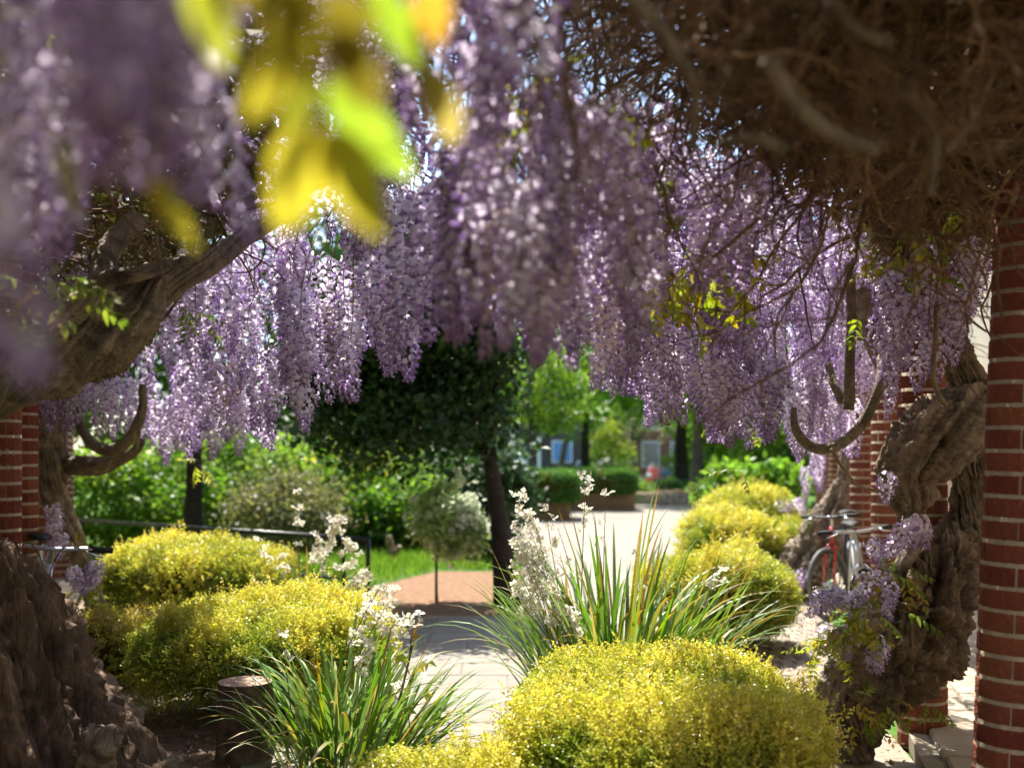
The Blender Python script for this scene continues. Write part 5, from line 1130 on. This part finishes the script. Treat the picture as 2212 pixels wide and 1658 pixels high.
# ------------------------------------------------------------------ far buildings, car, person
M['far_brick'] = pmat('far_brickwork', (.26, .12, .08), .9, .2, var=.3, nscale=3)
M['far_dark'] = pmat('dark_cladding', (.07, .06, .055), .8, .3, var=.3, nscale=3)
M['far_white'] = pmat('white_trim', (.72, .72, .70), .6, .3, var=.08)
M['glass'] = pmat('window_glass', (.05, .08, .13), .08, .6, var=.2, nscale=2)
M['blue_panel'] = pmat('blue_panel', (.12, .26, .55), .5, .4, var=.15)
M['roof'] = pmat('roof_tile', (.24, .22, .20), .8, .3, var=.3, nscale=8)
M['car_paint'] = pmat('car_paint', (.03, .035, .04), .25, .5, coat=.6, var=.05)
def house(label, x0, x1, Y, z0, h, wallm, wins, d=6, gable=0.0):
    t = thing('far_building', label, 'building', ((x0 + x1) / 2, Y + d / 2, z0), 'buildings beyond the path')
    m = MB(); m.box((x0, Y, z0), (x1, Y + d, z0 + h)); m.build('wall', wallm, t)
    m = MB()
    if gable: m.add([(x0 - .3, Y - .3, z0 + h), (x1 + .3, Y - .3, z0 + h), (x1 + .3, Y + d + .3, z0 + h), (x0 - .3, Y + d + .3, z0 + h), ((x0 + x1) / 2, Y - .3, z0 + h + gable), ((x0 + x1) / 2, Y + d + .3, z0 + h + gable)], [(0, 3, 5, 4), (1, 4, 5, 2), (0, 1, 2, 3)], [(0, 4, 1), (3, 2, 5)])
    else: m.box((x0 - .25, Y - .25, z0 + h), (x1 + .25, Y + d + .25, z0 + h + .3))
    m.build('roof', M['roof'], t)
    for (a, b, c, e, mt) in wins:
        m = MB(); m.box((a, Y - .06, c), (b, Y - .003, e)); w = m.build('window', M['far_white'], t)
        m = MB(); m.box((a + .08, Y - .09, c + .08), (b - .08, Y - .061, e - .08)); m.build('pane', mt, w)
    return t
def wins(x0, x1, n, c, e, w, mt): return [(x0 + (k + .5) * (x1 - x0) / n - w / 2, x0 + (k + .5) * (x1 - x0) / n + w / 2, c, e, mt) for k in range(n)]
house('brown brick building behind the person in red', at(1375, 66), at(1620, 66), 66, -.75, 5.2, M['far_brick'], wins(at(1375, 66), at(1620, 66), 4, .6, 2.2, 1.1, M['glass']) + wins(at(1375, 66), at(1620, 66), 4, 2.9, 4.2, 1.1, M['glass']))
house('dark clad building with blue balcony panels behind the forked tree', at(1060, 62), at(1268, 62), 62, -.75, 6.0, M['far_dark'], [(at(1192, 62), at(1236, 62), .9, 2.2, M['blue_panel']), (at(1192, 62), at(1236, 62), 2.7, 4.0, M['glass']), (at(1120, 62), at(1140, 62), -.3, 1.5, M['far_white']), (at(1150, 62), at(1168, 62), -.4, 2.4, M['far_white']), (at(1245, 62), at(1258, 62), -.3, 1.0, M['glass'])])
house('low grey shed with pale gabled roof between the two far buildings', at(1300, 58), at(1362, 58), 58, -.75, 1.55, M['far_dark'], [(at(1310, 58), at(1330, 58), -.2, .5, M['glass'])], 3.0, .55)
house('red brick house with a white-framed window behind the dark tree', at(700, 33), at(1010, 33), 33, 0, 5.0, M['far_brick'], [(at(792, 33), at(868, 33), 1.55, 2.55, M['glass']), (at(900, 33), at(960, 33), 1.2, 2.5, M['glass'])])

def car(label, x, Y, z0):
    t = thing('parked_car', label, 'car', (x, Y, z0))
    prof = [(-2.1, .35), (-2.12, .75), (-1.9, .92), (-1.35, .98), (-.75, 1.42), (.6, 1.46), (1.2, 1.02), (1.95, .9), (2.12, .7), (2.1, .35)]
    V = [(x + a, Y + s * .82 * (1 if b < 1.1 else .8), z0 + b) for s in (-1, 1) for a, b in prof]; n = len(prof)
    m = MB(); m.add(V, [(k, k + 1, n + k + 1, n + k) for k in range(n - 1)]); me_poly = [tuple(range(n - 1, -1, -1)), tuple(range(n, 2 * n))]
    me = mesh_np('body', V, [np.array([(k, n + k, n + k + 1, k + 1) for k in range(n - 1)] + [(0, n - 1, 2 * n - 1, n)]), np.array(me_poly)], M['car_paint'], smooth=False); link('body', me, t)
    m = MB(); m.add([(x - 1.2, Y - .80, z0 + 1.0), (x + 1.05, Y - .80, z0 + 1.02), (x + .55, Y - .69, z0 + 1.4), (x - .72, Y - .69, z0 + 1.38)], [(0, 1, 2, 3)]); m.build('side_window', M['glass'], t)
    for q in (-1.3, 1.3):
        th = np.linspace(0, 2 * np.pi, 20, endpoint=False); m = MB(); m.tube(np.stack([x + q + .24 * np.cos(th), 0 * th + Y - .78, z0 + .33 + .24 * np.sin(th)], -1), .09, 8, closed=True); w = m.build('wheel', M['rubber'], t, True)
        m = MB(); m.tube([(x + q, Y - .86, z0 + .33), (x + q, Y - .74, z0 + .33)], .17, 14); m.build('rim', M['alloy'], w)
    m = MB(); m.box((x - 2.14, Y - .6, z0 + .68), (x - 2.08, Y - .35, z0 + .8)); m.build('headlight', M['far_white'], t)
car('dark parked car before the brown brick building', at(1462, 59), 59, -.75)

def person(label, x, Y, z0, s=1.0):
    t = thing('person', label, 'person', (x, Y, z0))
    J = {'pel': (0, 0, .93), 'spine': (0, -.01, 1.15), 'chest': (0, -.02, 1.34), 'neck': (0, 0, 1.49), 'head': (0, -.02, 1.60), 'crown': (0, -.01, 1.70),
         'shL': (-.19, 0, 1.42), 'elL': (-.27, -.02, 1.15), 'haL': (-.25, -.16, .95), 'fiL': (-.24, -.22, .88), 'shR': (.19, 0, 1.42), 'elR': (.27, .03, 1.16), 'haR': (.28, -.10, .93), 'fiR': (.28, -.14, .85),
         'hiL': (-.10, 0, .88), 'knL': (-.11, -.08, .48), 'anL': (-.11, .06, .08), 'toL': (-.12, -.12, .03), 'hiR': (.10, 0, .88), 'knR': (.11, -.02, .48), 'anR': (.11, .12, .08), 'toR': (.12, -.05, .03)}
    rad = {'pel': .14, 'spine': .13, 'chest': .145, 'neck': .055, 'head': .095, 'crown': .07, 'sh': .07, 'el': .05, 'ha': .035, 'fi': .025, 'hi': .10, 'kn': .065, 'an': .045, 'to': .035}
    E = [('pel', 'spine'), ('spine', 'chest'), ('chest', 'neck'), ('neck', 'head'), ('head', 'crown')] + [(a + s_, b + s_) for s_ in 'LR' for a, b in (('sh', 'el'), ('el', 'ha'), ('ha', 'fi'), ('hi', 'kn'), ('kn', 'an'), ('an', 'to'))] + [('chest', 'shL'), ('chest', 'shR'), ('pel', 'hiL'), ('pel', 'hiR')]
    nm = list(J); me = bpy.data.meshes.new('body'); me.from_pydata([tuple(np.array(J[k]) * s) for k in nm], [(nm.index(a), nm.index(b)) for a, b in E], [])
    m, n_, l_, p_ = newmat('clothing'); ge = n_.new('ShaderNodeTexCoord'); sp = n_.new('ShaderNodeSeparateXYZ'); cr = n_.new('ShaderNodeValToRGB'); cr.color_ramp.interpolation = 'CONSTANT'
    e = cr.color_ramp.elements; e[0].position = 0; e[0].color = (.03, .04, .08, 1); e[1].position = .90 * s / 2; e[1].color = (.72, .07, .08, 1); q = e.new(1.48 * s / 2); q.color = (.55, .33, .24, 1)
    mh = n_.new('ShaderNodeMath'); mh.operation = 'MULTIPLY'; mh.inputs[1].default_value = .5; l_.new(ge.outputs['Object'], sp.inputs[0]); l_.new(sp.outputs['Z'], mh.inputs[0]); l_.new(mh.outputs[0], cr.inputs[0]); l_.new(cr.outputs[0], p_.inputs['Base Color']); me.materials.append(m)
    o = bpy.data.objects.new('body', me); col.objects.link(o); o.parent = t; md = o.modifiers.new('skin', 'SKIN')
    for k, v in enumerate(me.skin_vertices[0].data):
        key = nm[k]; r_ = rad.get(key, rad.get(key[:2], .05)) * s; v.radius = (r_, r_ * (.75 if key in ('pel', 'spine', 'chest') else 1)); v.use_root = key == 'pel'
    o.modifiers.new('smooth', 'SUBSURF').render_levels = 2
    g = np.random.default_rng(3); u, v = np.meshgrid(np.linspace(0, 2 * np.pi, 16, endpoint=False), np.linspace(-.1, np.pi / 2, 8)); r_ = .108 * s
    Vh = np.stack([r_ * np.cos(v) * np.cos(u), r_ * 1.1 * np.cos(v) * np.sin(u) + .02 * s, 1.64 * s + r_ * 1.1 * np.sin(v)], -1).reshape(-1, 3); ii, jj = np.meshgrid(np.arange(7), np.arange(16), indexing='ij')
    link('hair', mesh_np('hair', Vh, [np.stack([ii * 16 + jj, ii * 16 + (jj + 1) % 16, (ii + 1) * 16 + (jj + 1) % 16, (ii + 1) * 16 + jj], -1).reshape(-1, 4)], pmat('hair', (.05, .035, .03), .6, var=.2)), t, False)
    return t
person('person in a red top standing before the brown brick building', at(1411, 54), 54, -.75, 1.0)
bag = thing('bag', 'small red and white bag held beside the person in red', 'bag', (at(1402, 53.8), 53.8, .05))
m = MB(); m.tube([(0, 0, -.1), (0, 0, -.05), (0, 0, .15), (0, 0, .2)], [.08, .15, .16, .1], 12); m.build('pouch', M['red_paint'], bag, True, absolute=False)
m = MB(); m.tube([(0, 0, .2), (0, 0, .24), (0, 0, .36), (0, 0, .4)], [.08, .13, .13, .06], 12); m.build('flap', M['far_white'], bag, True, absolute=False)
m = MB(); m.tube(spline([(-.08, 0, .38), (0, .05, .75), (.2, .1, .86)], 10), .012, 6); m.build('strap', M['far_white'], bag, True, absolute=False)
# cables crossing the sky gap
for k, (y0, y1) in enumerate(((262, 268), (285, 266))):
    a, b = P(700, y0, 30), P(1700, y1, 30); m = MB(); m.tube(spline([a, (a + b) / 2 + Vector((0, 0, -.15)), b], 16), .018, 6)
    tag(m.build('overhead_cable', M['black_metal'], None, True), 'thin black overhead cable crossing the sky, %s of the pair' % ('lower' if k else 'upper'), 'cable', 'overhead cables')
